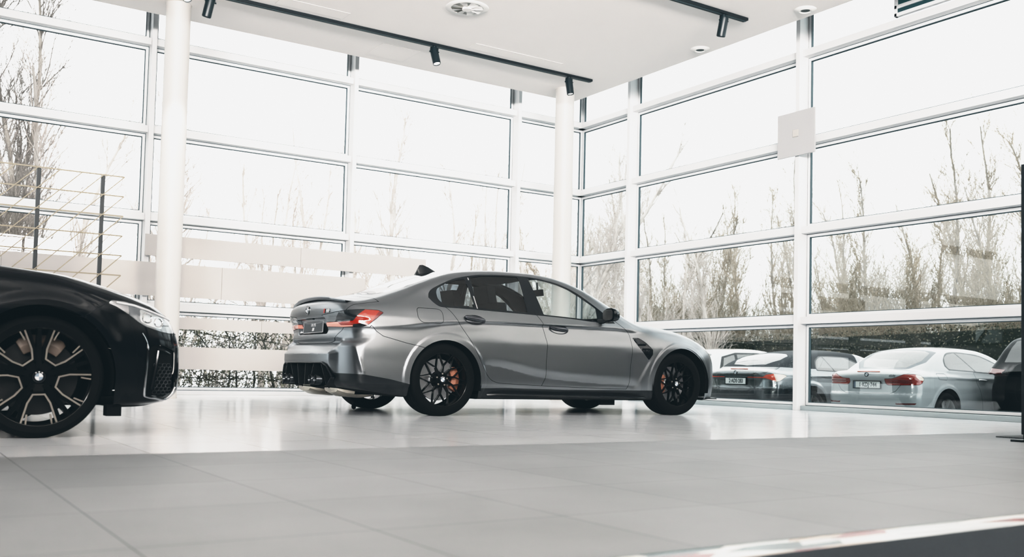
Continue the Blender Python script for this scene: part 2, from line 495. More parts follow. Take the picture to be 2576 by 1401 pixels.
# ================================================================== car body engine
def pchip(xs, ys):
    xs = np.asarray(xs, float); ys = np.asarray(ys, float)
    h = np.diff(xs); d = np.diff(ys) / h
    m = np.zeros_like(ys)
    m[0], m[-1] = d[0], d[-1]
    for i in range(1, len(xs) - 1):
        if d[i - 1] * d[i] > 0:
            w1, w2 = 2 * h[i] + h[i - 1], h[i] + 2 * h[i - 1]
            m[i] = (w1 + w2) / (w1 / d[i - 1] + w2 / d[i])
    def f(q):
        q = np.clip(q, xs[0], xs[-1])
        i = np.clip(np.searchsorted(xs, q) - 1, 0, len(xs) - 2)
        t = (q - xs[i]) / h[i]
        t2, t3 = t * t, t * t * t
        return (2 * t3 - 3 * t2 + 1) * ys[i] + (t3 - 2 * t2 + t) * h[i] * m[i] + (-2 * t3 + 3 * t2) * ys[i + 1] + (t3 - t2) * h[i] * m[i + 1]
    return f
def P2(pts): return pchip([p[0] for p in pts], [p[1] for p in pts])

class Table:
    """smooth half width over (x, z): rows = stations along the car"""
    def __init__(s, zl, rows):
        s.x = np.array([r[0] for r in rows], float)
        s.f = [pchip(zl, r[1]) for r in rows]
    def __call__(s, x, z):
        R = np.stack([f(z) for f in s.f])             # stations x points
        xs = s.x; q = np.clip(x, xs[0], xs[-1])
        i = np.clip(np.searchsorted(xs, q) - 1, 0, len(xs) - 2)
        n = np.arange(len(q))
        y0, y1 = R[i, n], R[i + 1, n]
        im, ip = np.maximum(i - 1, 0), np.minimum(i + 2, len(xs) - 1)
        h = xs[i + 1] - xs[i]
        m0 = np.where(i > 0, (y1 - R[im, n]) / (xs[i + 1] - xs[im] + 1e-9), (y1 - y0) / h)
        m1 = np.where(ip > i + 1, (R[ip, n] - y0) / (xs[ip] - xs[i] + 1e-9), (y1 - y0) / h)
        t = (q - xs[i]) / h; t2, t3 = t * t, t * t * t
        return (2 * t3 - 3 * t2 + 1) * y0 + (t3 - 2 * t2 + t) * h * m0 + (-2 * t3 + 3 * t2) * y1 + (t3 - t2) * h * m1

def smax(a, b, r):
    h = np.maximum(r - np.abs(a - b), 0) / r
    return np.maximum(a, b) + h * h * r * .25
def smin(a, b, r): return -smax(-a, -b, r)
def sstep(t):
    t = np.clip(t, 0, 1); return t * t * (3 - 2 * t)

def poly_sd(poly):
    A = np.array(poly, float); B = np.roll(A, -1, 0); E = B - A; EE = (E * E).sum(1)
    lo, hi = A.min(0) - .06, A.max(0) + .06
    def f(u, v):
        out = np.full(u.shape, 1.0)
        k = np.where((u > lo[0]) & (u < hi[0]) & (v > lo[1]) & (v < hi[1]))[0]
        if len(k) == 0: return out
        P = np.stack([u[k], v[k]], 1)
        d2 = np.full(len(k), 1e9); ins = np.zeros(len(k), bool)
        for a, b, e, ee in zip(A, B, E, EE):
            w = P - a
            t = np.clip((w @ e) / ee, 0, 1)
            q = w - t[:, None] * e
            d2 = np.minimum(d2, (q * q).sum(1))
            c = (a[1] > P[:, 1]) != (b[1] > P[:, 1])
            if abs(e[1]) > 1e-12:
                ins ^= c & (P[:, 0] < a[0] + e[0] * (P[:, 1] - a[1]) / e[1])
        d = np.sqrt(d2)
        out[k] = np.where(ins, -d, d)
        return out
    return f
def line_sd(pts):
    """distance to an open polyline"""
    A = np.array(pts, float)
    def f(u, v):
        P = np.stack([u, v], 1); d2 = np.full(len(u), 1e9)
        for a, b in zip(A[:-1], A[1:]):
            e = b - a; w = P - a
            t = np.clip((w @ e) / (e @ e), 0, 1); q = w - t[:, None] * e
            d2 = np.minimum(d2, (q * q).sum(1))
        return np.sqrt(d2)
    return f
def rounded(poly, r=.02, n=4):
    """round the corners of a polygon"""
    out = []
    P = [np.array(p, float) for p in poly]
    for i, p in enumerate(P):
        a, b = P[i - 1], P[(i + 1) % len(P)]
        la, lb = np.linalg.norm(a - p), np.linalg.norm(b - p)
        ra = min(r, la * .45); rb = min(r, lb * .45)
        s, e = p + (a - p) / la * ra, p + (b - p) / lb * rb
        for k in range(n + 1):
            t = k / n
            out.append(tuple((1 - t) ** 2 * s + 2 * t * (1 - t) * p + t * t * e))
    return out
def smooth_poly(pts, n=6, closed=True):
    """Catmull-Rom through the points"""
    P = [np.array(p, float) for p in pts]; N = len(P); out = []
    for i in range(N if closed else N - 1):
        p0, p1, p2, p3 = (P[(i - 1) % N], P[i], P[(i + 1) % N], P[(i + 2) % N]) if closed else (P[max(i - 1, 0)], P[i], P[i + 1], P[min(i + 2, N - 1)])
        for k in range(n):
            t = k / n
            out.append(tuple(.5 * (2 * p1 + (p2 - p0) * t + (2 * p0 - 5 * p1 + 4 * p2 - p3) * t * t + (3 * p1 - p0 - 3 * p2 + p3) * t ** 3)))
    if not closed: out.append(tuple(P[-1]))
    return out

def surface(f, bounds, h):
    """triangle mesh of f=0 on a regular grid (surface nets), coarse pass first; vertices pulled onto the surface"""
    (x0, x1), (a0, a1), (z0, z1) = bounds
    n = [int(math.ceil((b - a) / h)) + 1 for a, b in bounds]
    xs, as_, zs = (a + h * np.arange(k) for (a, _), k in zip(bounds, n))
    c = 4
    F = np.full(n, 1.0)
    ci = [np.unique(np.append(np.arange(0, k, c), k - 1)) for k in n]
    G = np.meshgrid(xs[ci[0]], as_[ci[1]], zs[ci[2]], indexing='ij')
    Fc = f(G[0].ravel(), G[1].ravel(), G[2].ravel()).reshape(G[0].shape)
    near = np.abs(Fc) < h * c * 2.2
    nb = near.copy()
    for ax in range(3):
        s = [slice(None)] * 3; t = [slice(None)] * 3
        s[ax] = slice(1, None); t[ax] = slice(None, -1)
        nb[tuple(s)] |= near[tuple(t)]; nb[tuple(t)] |= near[tuple(s)]
    idx = [np.searchsorted(ci[k], np.arange(n[k]), side='right') - 1 for k in range(3)]
    big = nb[np.ix_(*idx)]; F = np.sign(Fc)[np.ix_(*idx)].astype(float)
    I = np.where(big)
    F[I] = f(xs[I[0]], as_[I[1]], zs[I[2]])
    S = F < 0
    s8 = [S[i:n[0] - 1 + i, j:n[1] - 1 + j, k:n[2] - 1 + k] for i in (0, 1) for j in (0, 1) for k in (0, 1)]
    cnt = sum(q.astype(int) for q in s8)
    cell = (cnt > 0) & (cnt < 8)
    ids = -np.ones(cell.shape, int); C = np.where(cell); ids[C] = np.arange(len(C[0]))
    acc = np.zeros((len(C[0]), 3)); num = np.zeros(len(C[0]))
    for i in (0, 1):
        for j in (0, 1):
            for ax in range(3):
                o = [0, 0, 0]; others = [k for k in range(3) if k != ax]
                o[others[0]], o[others[1]] = i, j
                p = [C[k] + o[k] for k in range(3)]; q = [p[k] + (1 if k == ax else 0) for k in range(3)]
                f0, f1 = F[tuple(p)], F[tuple(q)]
                m = (f0 < 0) != (f1 < 0)
                t = np.where(m, f0 / np.where(m, f0 - f1, 1), 0)
                P = np.stack([C[k] + o[k] + (t if k == ax else 0) for k in range(3)], 1)
                acc[m] += P[m]; num[m] += 1
    V = acc / num[:, None] * h + np.array([b[0] for b in bounds])
    quads = []
    for ax in range(3):
        b, c2 = [(1, 2), (2, 0), (0, 1)][ax]
        s0 = [slice(None)] * 3; s1 = [slice(None)] * 3
        s0[ax] = slice(0, -1); s1[ax] = slice(1, None)
        E0, E1 = S[tuple(s0)], S[tuple(s1)]
        K = np.where(E0 != E1)
        ok = (K[b] > 0) & (K[c2] > 0) & (K[b] < n[b] - 1) & (K[c2] < n[c2] - 1)
        K = [k[ok] for k in K]; flip = E0[tuple(K)]
        def cid(db, dc):
            p = list(K); p[b] = K[b] - db; p[c2] = K[c2] - dc
            return ids[tuple(p)]
        q = np.stack([cid(1, 1), cid(0, 1), cid(0, 0), cid(1, 0)], 1)
        q[~flip] = q[~flip][:, ::-1]
        quads.append(q)
    Q = np.concatenate(quads); Q = Q[(Q >= 0).all(1)]
    V = project(f, V, h)
    # triangulate along the shorter diagonal
    d1 = ((V[Q[:, 0]] - V[Q[:, 2]]) ** 2).sum(1); d2 = ((V[Q[:, 1]] - V[Q[:, 3]]) ** 2).sum(1)
    a = d1 <= d2
    T = np.concatenate([Q[a][:, [0, 1, 2]], Q[a][:, [0, 2, 3]], Q[~a][:, [0, 1, 3]], Q[~a][:, [1, 2, 3]]])
    return V, T
def grad(f, V, e=.002):
    g = np.zeros_like(V)
    for k in range(3):
        d = np.zeros(3); d[k] = e
        A, B = V + d, V - d
        g[:, k] = (f(*A.T) - f(*B.T)) / (2 * e)
    return g
def project(f, V, h, it=3):
    for _ in range(it):
        g = grad(f, V); v = f(*V.T)
        V = V - np.clip(v / np.maximum((g * g).sum(1), .05), -h, h)[:, None] * g
    return V

class Shell:
    """half of a body (a = |y| >= 0), cut into named regions"""
    def __init__(s, f, bounds, h):
        s.f = f; s.V, s.T = surface(f, bounds, h)
        s.L = np.zeros(len(s.T), int); s.names = ['body']
        s.split(lambda x, a, z: -a)                # trim at the centre plane
        keep = s.V[s.T].mean(1)[:, 1] > 0
        s.T, s.L = s.T[keep], s.L[keep]
        k = np.abs(s.V[:, 1]) < 1e-3; s.V[k, 1] = 0
    def split(s, sd):
        d = sd(*s.V.T)
        d = np.where(np.abs(d) < 4e-4, 4e-4, d)
        neg = d[s.T] < 0; c = neg.sum(1)
        mix = (c > 0) & (c < 3)
        if not mix.any(): return
        T = s.T[mix]; ng = neg[mix]; cc = c[mix]
        lone = np.where((cc == 1)[:, None], ng, ~ng).argmax(1)
        r = np.arange(len(T))
        v0, v1, v2 = T[r, lone], T[r, (lone + 1) % 3], T[r, (lone + 2) % 3]
        e = np.concatenate([np.stack([v0, v1], 1), np.stack([v0, v2], 1)]); e.sort(1)
        u, inv = np.unique(e, axis=0, return_inverse=True); inv = inv.ravel()
        t = d[u[:, 0]] / (d[u[:, 0]] - d[u[:, 1]])
        nv = s.V[u[:, 0]] + (s.V[u[:, 1]] - s.V[u[:, 0]]) * t[:, None]
        b = len(s.V); s.V = np.concatenate([s.V, nv])
        p1, p2 = inv[:len(T)] + b, inv[len(T):] + b
        NT = np.concatenate([np.stack([v0, p1, p2], 1), np.stack([p1, v1, v2], 1), np.stack([p1, v2, p2], 1)])
        NL = np.tile(s.L[mix], 3)
        s.T = np.concatenate([s.T[~mix], NT]); s.L = np.concatenate([s.L[~mix], NL])
    def region(s, name, sd, over=('body',), seam=0.):
        """label what lies inside sd<0 (and was labelled one of over); seam>0 leaves a dark gap along the edge"""
        ov = [s.names.index(o) for o in over if o in s.names]
        if name not in s.names: s.names.append(name)
        def lab(nm, lo, hi):
            C = s.V[s.T].mean(1); d = sd(*C.T)
            m = (d < hi) & (d >= lo) & np.isin(s.L, ov)
            s.L[m] = s.names.index(nm)
        if seam:
            if 'seam' not in s.names: s.names.append('seam')
            s.split(lambda *q: sd(*q) - seam); s.split(lambda *q: sd(*q) + seam)
            lab('seam', -seam, seam); lab(name, -9, -seam)
        else:
            s.split(sd); lab(name, -9, 0)
    def finish(s):
        s.V[:] = np.where(np.abs(s.f(*s.V.T))[:, None] < .02, project(s.f, s.V, .004, 1), s.V)
        g = grad(s.f, s.V, .0025); s.N = g / (np.linalg.norm(g, axis=1)[:, None] + 1e-9)
    def part(s, name, material, parent, side='R', obj=None, push=0., labels=None):
        """side R: y=-a, L: y=+a, B: both halves in one mesh"""
        ks = [s.names.index(l) for l in (labels or [name]) if l in s.names]
        T = s.T[np.isin(s.L, ks)]
        if len(T) == 0: return None
        u, inv = np.unique(T, return_inverse=True); T = inv.reshape(-1, 3)
        V, N = s.V[u] + s.N[u] * push, s.N[u]
        vs, ns, ts = [], [], []
        o = 0
        for sg in {'R': (-1,), 'L': (1,), 'B': (-1, 1)}[side]:
            m = np.array((1, sg, 1.))
            vs.append(V * m); ns.append(N * m)
            ts.append((T[:, ::-1] if sg < 0 else T) + o); o += len(V)
        V, N, T = map(np.concatenate, (vs, ns, ts))
        me = bpy.data.meshes.new(obj or name)
        me.vertices.add(len(V)); me.vertices.foreach_set('co', V.ravel())
        me.loops.add(len(T) * 3); me.loops.foreach_set('vertex_index', T.ravel())
        me.polygons.add(len(T))
        me.polygons.foreach_set('loop_start', np.arange(0, len(T) * 3, 3)); me.polygons.foreach_set('loop_total', np.full(len(T), 3))
        me.update(calc_edges=True); me.validate()
        me.polygons.foreach_set('use_smooth', np.ones(len(me.polygons), bool))
        try:
            me.normals_split_custom_set_from_vertices([tuple(n) for n in N])
        except Exception: pass
        me.materials.append(material)
        ob = bpy.data.objects.new(obj or name, me); COL.objects.link(ob); ob.parent = parent
        return ob
    def at_side(s, x, z, a0=1.2):
        """point and normal of the flank at (x,z), half width a"""
        lo, hi = np.array([.2]), np.array([a0])
        X, Z = np.array([float(x)]), np.array([float(z)])
        for _ in range(40):
            m = (lo + hi) / 2
            ins = s.f(X, m, Z) < 0
            lo, hi = np.where(ins, m, lo), np.where(ins, hi, m)
        P = np.array([[x, float(lo[0]), z]]); g = grad(s.f, P)[0]
        return P[0], g / np.linalg.norm(g)
    def at_dir(s, p, d, t1=1.5):
        """first surface point from inside point p along d"""
        p = np.array(p, float); d = np.array(d, float) / np.linalg.norm(d)
        lo, hi = 0., t1
        for _ in range(40):
            m = (lo + hi) / 2; q = p + d * m
            if s.f(*[np.array([k]) for k in (q[0], abs(q[1]), q[2])])[0] < 0: lo = m
            else: hi = m
        q = p + d * lo
        P = np.array([[q[0], abs(q[1]), q[2]]]); g = grad(s.f, P)[0]; g /= np.linalg.norm(g)
        if q[1] < 0: g[1] *= -1
        return q, g

# ------------------------------------------------------------------ shared car pieces
M_TIRE = mat('black tire rubber', (.0035, .004, .0045), .65, spec=.12)
M_TRIM = mat('gloss black trim', (.006, .008, .010), .12, spec=.6)
M_UNDER = mat('matte black underbody', (.004, .005, .006), .75, spec=.2)
M_SEAM = mat('dark panel gap', (.006, .008, .010), .8)
M_RIMBLK = mat('satin black alloy', (.003, .0035, .004), .16, spec=.32)
M_RIMSIL = mat('machined silver alloy', (.40, .375, .34), .32, metal=.85)
M_DISC = mat('brushed steel disc', (.45, .46, .47), .3, metal=.9)
M_COPPER = mat('orange red brake caliper', (.31, .145, .095), .5)
M_CHROME = mat('bright chrome', (.75, .76, .77), .12, metal=1.)
M_LOGOW = mat('logo white', (.75, .76, .77), .3)
M_LOGOB = mat('logo slate blue', (.22, .27, .32), .3)
M_LOGOK = mat('logo black ring', (.01, .012, .015), .25)
M_INT = mat('dark cabin trim', (.020, .022, .025), .75)
M_HEADL = mat('grey headliner', (.17, .175, .18), .9)
M_RED = mat('red lamp lens', (.23, .022, .010), .12, spec=.6, coat=1)
M_REDDK = mat('dark red lamp lens', (.11, .010, .008), .12, coat=1)
M_SMOKE = mat('smoked lamp lens', (.06, .07, .075), .08, coat=1)
M_AMBER = mat('pale amber lamp lens', (.62, .42, .34), .12, coat=1)
M_LAMPCLR = mat('clear lamp lens', (.42, .45, .47), .10, metal=.4, coat=1)

def roundel(name, r, parent, M, dark=True):
    """round emblem: dark ring, four quadrants; local z is outward"""
    mb = MB()
    mb.mi = 0; mb.lathe([(.001, 0), (r, 0), (r, .003), (r * .96, .004), (r * .94, .003), (.001, .003)], 40, 'z')
    n = 8
    for q in range(4):
        mb.mi = 1 + q % 2
        pts = [(0, 0, .0036)] + [(r * .62 * math.cos((q + k / n) * PI / 2), r * .62 * math.sin((q + k / n) * PI / 2), .0036) for k in range(n + 1)]
        mb.add(pts, [tuple(range(len(pts)))])
    mb.mi = 3
    mb.lathe([(r * .62, .0034), (r * .62, .0046), (r * .68, .0046), (r * .68, .0034)], 40, 'z')
    mb.lathe([(r * .95, .0034), (r * .95, .005), (r * 1.0, .005), (r * 1.0, .0)], 40, 'z')
    for k in range(3):                          # letter ticks in the upper ring
        a = PI / 2 + (1 - k) * .62
        c, s_ = math.cos(a), math.sin(a)
        mb.mi = 1
        ctr = np.array((r * .81 * c, r * .81 * s_, .0042))
        mb.obox(ctr, np.array((-s_, c, 0)) * r * .10, np.array((c, s_, 0)) * r * .085, np.array((0, 0, .0006)))
    o = mb.build(name, [M_LOGOK, M_LOGOW, M_LOGOB, M_CHROME], parent)
    o.data.transform(M)
    return o

def make_wheel(parent, x, y, z, R, W, rr, style, rim_mat, caliper=None, cal_ang=0., spin=0., face=None, lite=False):
    """y<0 side: outer face looks to -y. Built at the hub, then mirrored by rotation for the other side."""
    sgn = -1 if y < 0 else 1
    out = W / 2
    # profile in (radius, h) with h along +axis = outward
    rim = MB(); rim.mi = 0
    rim.lathe([(rr * .97, -out + .01), (rr * .93, -out + .03), (rr * .90, -out * .2), (rr * .93, out - .035), (rr * .955, out - .012), (rr + .002, out - .006),
               (rr + .004, out - .016)], 64, 'y')
    hf = out - .035                                 # spoke face height
    rim.lathe([(.001, hf - .012), (.062, hf - .012), (.075, hf - .03), (.08, hf - .09), (.001, hf - .09)], 40, 'y')
    def sp(r, ang, h): return (r * math.cos(ang), h, r * math.sin(ang))
    def spoke(r0, a0, h0, r1, a1, h1, w0, w1, t=.028, mi=0):
        p0, p1 = np.array(sp(r0, a0, h0)), np.array(sp(r1, a1, h1))
        d = p1 - p0; d /= np.linalg.norm(d)
        s_ = np.cross(d, (0, 1., 0)); s_ /= np.linalg.norm(s_)
        n_ = np.array((0, 1., 0))
        vs = []
        for p, w in ((p0, w0), (p1, w1)):
            vs += [p - s_ * w / 2 - n_ * t, p - s_ * w * .36, p + s_ * w * .36, p + s_ * w / 2 - n_ * t]
        rim.mi = mi
        rim.add(vs, [(0, 1, 5, 4), (1, 2, 6, 5), (2, 3, 7, 6), (3, 0, 4, 7), (0, 3, 2, 1), (4, 5, 6, 7)])
    mats_ = [rim_mat, M_RIMSIL]
    if style == 'star':                             # ten-point star of thin double bars
        for k in range(10):
            at = spin + 2 * PI * k / 10
            for s_ in (-1, 1):
                an = at + s_ * PI / 10
                spoke(rr * .50, an, hf - .004, rr * .985, at + s_ * .018, hf + .016, .013, .011, .026)
            an = at + PI / 10
            spoke(.05, an - .10, hf - .012, rr * .51, an, hf - .004, .036, .017, .03)
        for k in range(5):
            a = spin + 2 * PI * k / 5
            p = sp(.056, a + .3, hf - .010)
            rim.mi = 1; rim.lathe([(.001, p[1] + .003), (.008, p[1] + .003), (.008, p[1] - .01)], 10, 'y', (p[0], 0, p[2]))
    elif style == 'upocket':                        # five two-tone U pockets with plain dark spokes between
        for k in range(5):
            a = spin + 2 * PI * k / 5
            def pk(u, v): # u tangential, v radial in the pocket frame
                return np.array((v * math.cos(a) - u * math.sin(a), hf + .004 + .012 * max(0, (v - .1) / .2), v * math.sin(a) + u * math.cos(a)))
            Rr = rr * .985
            outl = [(-.093, Rr - .016), (-.058, .145), (-.030, .098), (.030, .098), (.058, .145), (.093, Rr - .016)]
            def ribbon(pts, w, mi, dh=0., t=.02):
                rim.mi = mi
                for (u0, v0), (u1, v1) in zip(pts[:-1], pts[1:]):
                    A, B = pk(u0, v0), pk(u1, v1); A[1] += dh; B[1] += dh
                    d = B - A; d /= np.linalg.norm(d); s_ = np.cross(d, (0, 1., 0)); s_ /= np.linalg.norm(s_)
                    A = A - d * w * .3; B = B + d * w * .3
                    vs = [A - s_ * w / 2, A + s_ * w / 2, B + s_ * w / 2, B - s_ * w / 2]
                    lo = [q - np.array((0, t, 0)) for q in vs]
                    rim.add(vs + lo, [(0, 1, 2, 3), (0, 4, 5, 1), (1, 5, 6, 2), (2, 6, 7, 3), (3, 7, 4, 0)])
            ribbon(outl, .0095, 1, .006)
            ribbon([(u * 1.16 + (.010 if u > 0 else -.010) * 0, v - .004) for u, v in outl], .026, 0, .002, .03)
            for s_ in (-1, 1):                      # inner short bright edge by the rim
                ribbon([(s_ * .066, Rr - .018), (s_ * .060, Rr - .068)], .008, 1, .005)
            ribbon([(-.066, Rr - .008), (0, Rr + .001), (.066, Rr - .008)], .010, 1, .005)
            for s_ in (-1, 1):
                t0, t1 = a + s_ * .37, a + s_ * .60
                prev = None
                for q in range(5):
                    t_ = t0 + (t1 - t0) * q / 4
                    cur = (rr * .985, t_)
                    if prev: spoke(prev[0], prev[1], hf + .022, cur[0], cur[1], hf + .022, .010, .010, .012, 1)
                    prev = cur
            spoke(.05, a + PI / 5, hf - .004, rr * .99, a + PI / 5, hf + .012, .046, .026, .035, 0)
            spoke(.04, a, hf - .010, .105, a, hf - .002, .075, .070, .04, 0)
    else:                                           # plain multi spoke, e.g. 'v5', 'turbine'
        n = {'v5': 10, 'turbine': 7, 'five': 5}[style]
        for k in range(n):
            a = spin + 2 * PI * k / n
            if style == 'v5':
                a = spin + 2 * PI * (k // 2) / 5 + (.17 if k % 2 else -.17)
                spoke(.05, a * 1.0, hf - .004, rr * .985, a + (.07 if k % 2 else -.07), hf + .012, .030, .034, .03)
            else:
                spoke(.05, a, hf - .004, rr * .985, a + .05, hf + .012, .042, .060, .03)
    w = rim.build('wheel', mats_, parent, smooth=True)
    w.location = (x, y, z)
    if sgn < 0: w.rotation_euler = (0, 0, PI)
    tm = MB(); s2 = .022
    prof = [(rr * .965, -out + .006), (rr + .006, -out + .0), (rr + (R - rr) * .45, -out - .004), (R - .018, -out + .004), (R - .005, -out + .018), (R, -out + .04)]
    for g in (-.5, -.16, .18, .52):                 # tread grooves
        h = g * out
        prof += [(R, h - .006), (R - .007, h - .004), (R - .007, h + .004), (R, h + .006)]
    prof += [(R, out - .04), (R - .005, out - .018), (R - .018, out - .004), (rr + (R - rr) * .45, out + .004), (rr + .006, out), (rr * .965, out - .006)]
    tm.lathe(prof, 96 if not lite else 56, 'y')
    ti = tm.build('tire', M_TIRE, w, smooth=True)
    # flatten the contact patch a little
    me = ti.data
    co = np.empty(len(me.vertices) * 3); me.vertices.foreach_get('co', co); co = co.reshape(-1, 3)
    co[:, 2] = np.maximum(co[:, 2], -z + .0005); me.vertices.foreach_set('co', co.ravel())
    M = frame_mat((0, hf + .004, 0), (-1, 0, 0), (0, 0, 1))
    roundel('center_cap', .033, w, M)
    if not lite:
        d = MB()
        dr = rr * .76
        d.lathe([(.07, .005), (dr, .005), (dr, -.022), (.07, -.022)], 64, 'y', close=True)
        d.lathe([(.085, .02), (.085, -.02), (.001, -.02)], 40, 'y')
        d.build('brake_disc', M_DISC if style == 'star' else mat('dark steel disc', (.05, .052, .055), .4, metal=.6), w, smooth=True)
        if caliper:
            cb = MB(); n = 12
            a0, a1 = cal_ang - .62, cal_ang + .62
            vs = []
            for q in range(n + 1):
                a = a0 + (a1 - a0) * q / n
                rin, rout = dr * .66, dr * (1.10 if 0 < q < n else 1.04)
                for r_, h in ((rin, .045), (rin, -.05), (rout, -.05), (rout, .034), ((rin + rout) / 2, .055)):
                    vs.append(sp(r_, a, h))
            fs = []
            for q in range(n):
                for e in range(5):
                    fs.append((q * 5 + e, q * 5 + (e + 1) % 5, q * 5 + 5 + (e + 1) % 5, q * 5 + 5 + e))
            fs += [(0, 1, 2, 3, 4), tuple(n * 5 + e for e in range(5))]
            cb.add(vs, fs).build('brake_caliper', caliper, w, bevel=.004)
    else:
        d = MB().lathe([(.001, -.02), (rr * .93, -.02)], 32, 'y').build('brake_disc', M_UNDER, w)
    return w

def well(mb, x, z, R, a0, a1, sg, zlow):
    """inner wheel house: half drum above the wheel"""
    n = 20; vs = []
    for k in range(n + 1):
        t = PI * 1.16 * k / n - .08 * PI
        for a in (a0, a1):
            vs.append((x + R * math.cos(t), sg * a, max(zlow, z + R * math.sin(t))))
    fs = [(2 * k, 2 * k + 2, 2 * k + 3, 2 * k + 1) for k in range(n)]
    c = len(vs); vs.append((x, sg * a0, z))
    fs += [(2 * k, 2 * k + 2, c) for k in range(n)]
    mb.add(vs, fs)

def seat(parent, x, y, M, h=1.0):
    s = MB()
    s.lathe([(.001, .0), (.001, .0)], 3)
    s.v, s.f, s.m = [], [], []
    s.box(x - .25, x + .28, y - .25, y + .25, .34, .52)
    # reclined backrest and headrest
    s.obox((x - .33, y, .80), np.array((.05, 0, .0)), np.array((0, .25, 0)), np.array((-.10, 0, .32)))
    s.obox((x - .47, y, 1.20), np.array((.045, 0, .0)), np.array((0, .14, 0)), np.array((-.02, 0, .09)))
    o = s.build('seat', M, parent, smooth=True, bevel=.05)
    return o
# ================================================================== grey sedan (the subject)
def build_sedan():
    M_PAINT = mat('matte grey metallic paint', (.235, .246, .257), .29, metal=.95, spec=.5)
    zl = [.10, .16, .25, .30, .36, .42, .50, .60, .70, .78, .86, .94, 1.0, 1.06, 1.12]
    rows = [
        (-1.10, [0.780, 0.790, 0.820, 0.878, 0.880, 0.879, 0.876, 0.872, 0.842, 0.826, 0.815, 0.785, 0.750, 0.700, 0.640]),
        (-.85, [0.800, 0.830, 0.880, 0.920, 0.922, 0.921, 0.918, 0.914, 0.897, 0.880, 0.868, 0.838, 0.803, 0.750, 0.690]),
        (-.50, [0.850, 0.880, 0.920, 0.948, 0.950, 0.949, 0.946, 0.942, 0.932, 0.916, 0.900, 0.874, 0.842, 0.790, 0.730]),
        (0.00, [0.870, 0.900, 0.935, 0.961, 0.963, 0.962, 0.959, 0.955, 0.948, 0.932, 0.912, 0.890, 0.868, 0.825, 0.770]),
        (.40, [0.870, 0.884, 0.912, 0.945, 0.947, 0.946, 0.943, 0.939, 0.935, 0.925, 0.906, 0.887, 0.868, 0.830, 0.790]),
        (.80, [0.860, 0.875, 0.912, 0.926, 0.928, 0.927, 0.924, 0.920, 0.916, 0.903, 0.888, 0.872, 0.855, 0.830, 0.790]),
        (1.20, [0.860, 0.873, 0.912, 0.923, 0.925, 0.924, 0.921, 0.917, 0.913, 0.898, 0.882, 0.865, 0.848, 0.820, 0.780]),
        (1.80, [0.860, 0.873, 0.911, 0.922, 0.922, 0.921, 0.918, 0.914, 0.909, 0.892, 0.875, 0.855, 0.832, 0.800, 0.750]),
        (2.25, [0.860, 0.873, 0.908, 0.918, 0.920, 0.919, 0.916, 0.912, 0.905, 0.887, 0.867, 0.834, 0.800, 0.750, 0.700]),
        (2.55, [0.870, 0.890, 0.912, 0.920, 0.928, 0.934, 0.940, 0.943, 0.937, 0.918, 0.884, 0.825, 0.760, 0.700, 0.640]),
        (2.87, [0.880, 0.900, 0.920, 0.927, 0.935, 0.942, 0.948, 0.950, 0.942, 0.918, 0.868, 0.800, 0.730, 0.670, 0.600]),
        (3.20, [0.870, 0.885, 0.902, 0.910, 0.918, 0.922, 0.926, 0.924, 0.904, 0.866, 0.820, 0.750, 0.680, 0.600, 0.500]),
        (3.42, [0.840, 0.850, 0.862, 0.870, 0.876, 0.879, 0.880, 0.874, 0.845, 0.790, 0.720, 0.640, 0.560, 0.500, 0.400]),
        (3.60, [0.750, 0.765, 0.775, 0.785, 0.790, 0.792, 0.790, 0.772, 0.715, 0.620, 0.520, 0.420, 0.350, 0.300, 0.200]),
        (3.75, [0.620, 0.640, 0.660, 0.670, 0.680, 0.680, 0.670, 0.640, 0.560, 0.450, 0.350, 0.250, 0.200, 0.150, 0.100])]
    side = Table(zl, rows)
    crease = P2([(.3, .50), (.63, .467), (1.16, .372), (2.2, .316), (2.4, .312)])
    cfade = P2([(.30, 0), (.55, .6), (.9, 1), (2.15, 1), (2.30, .4), (2.36, 0)])
    deck = P2([(-1.12, 1.045), (-.95, 1.082), (-.8, 1.092), (-.6, 1.096), (-.3, 1.10), (0, 1.10), (1.9, 1.06), (2.2, 1.028), (2.4, 1.005), (2.6, .983), (2.9, .948), (3.13, .898), (3.3, .853), (3.48, .790), (3.6, .735), (3.68, .68), (3.76, .6)])
    dk = P2([(-1.1, .10), (-.3, .10), (2.0, .05), (2.4, .045), (3.0, .05), (3.4, .09), (3.76, .15)])
    roof = P2([(-1.0, .72), (-.80, .96), (-.62, 1.096), (-.35, 1.225), (-.12, 1.316), (.1, 1.388), (.3, 1.432), (.6, 1.464), (.9, 1.477), (1.1, 1.478), (1.4, 1.458), (1.56, 1.431), (1.78, 1.366), (2.03, 1.25), (2.19, 1.163), (2.45, 1.01), (2.62, .91), (2.85, .72)])
    rslope = P2([(-.8, .6), (-.35, .45), (.1, .27), (.6, .06), (1.1, 0), (1.56, .22), (1.9, .42), (2.2, .55), (2.6, .62)])
    rk = P2([(-.8, .17), (-.1, .17), (.4, .13), (1.4, .12), (2.0, .15), (2.6, .16)])
    gz = P2([(.7, 1.02), (.95, .888), (1.0, .862), (1.15, .776), (1.3, .683), (1.36, .640), (1.43, .585), (1.5, .52)])
    gx = P2([(-.8, .80), (-.5, .87), (-.2, .945), (.1, .982), (.6, 1.0), (1.2, 1.0), (1.7, .985), (2.1, .955), (2.5, .90)])
    xr = P2([(.10, -.62), (.16, -.74), (.22, -.88), (.27, -.985), (.31, -1.02), (.45, -1.042), (.50, -1.05), (.553, -1.050), (.566, -1.040), (.60, -1.005), (.645, -.955), (.66, -.928), (.672, -.930), (.705, -.962), (.74, -.958), (.78, -.945), (.86, -.955), (.89, -.985), (.93, -.996), (1.0, -1.0), (1.04, -.99), (1.07, -.965), (1.09, -.935), (1.14, -.85)])
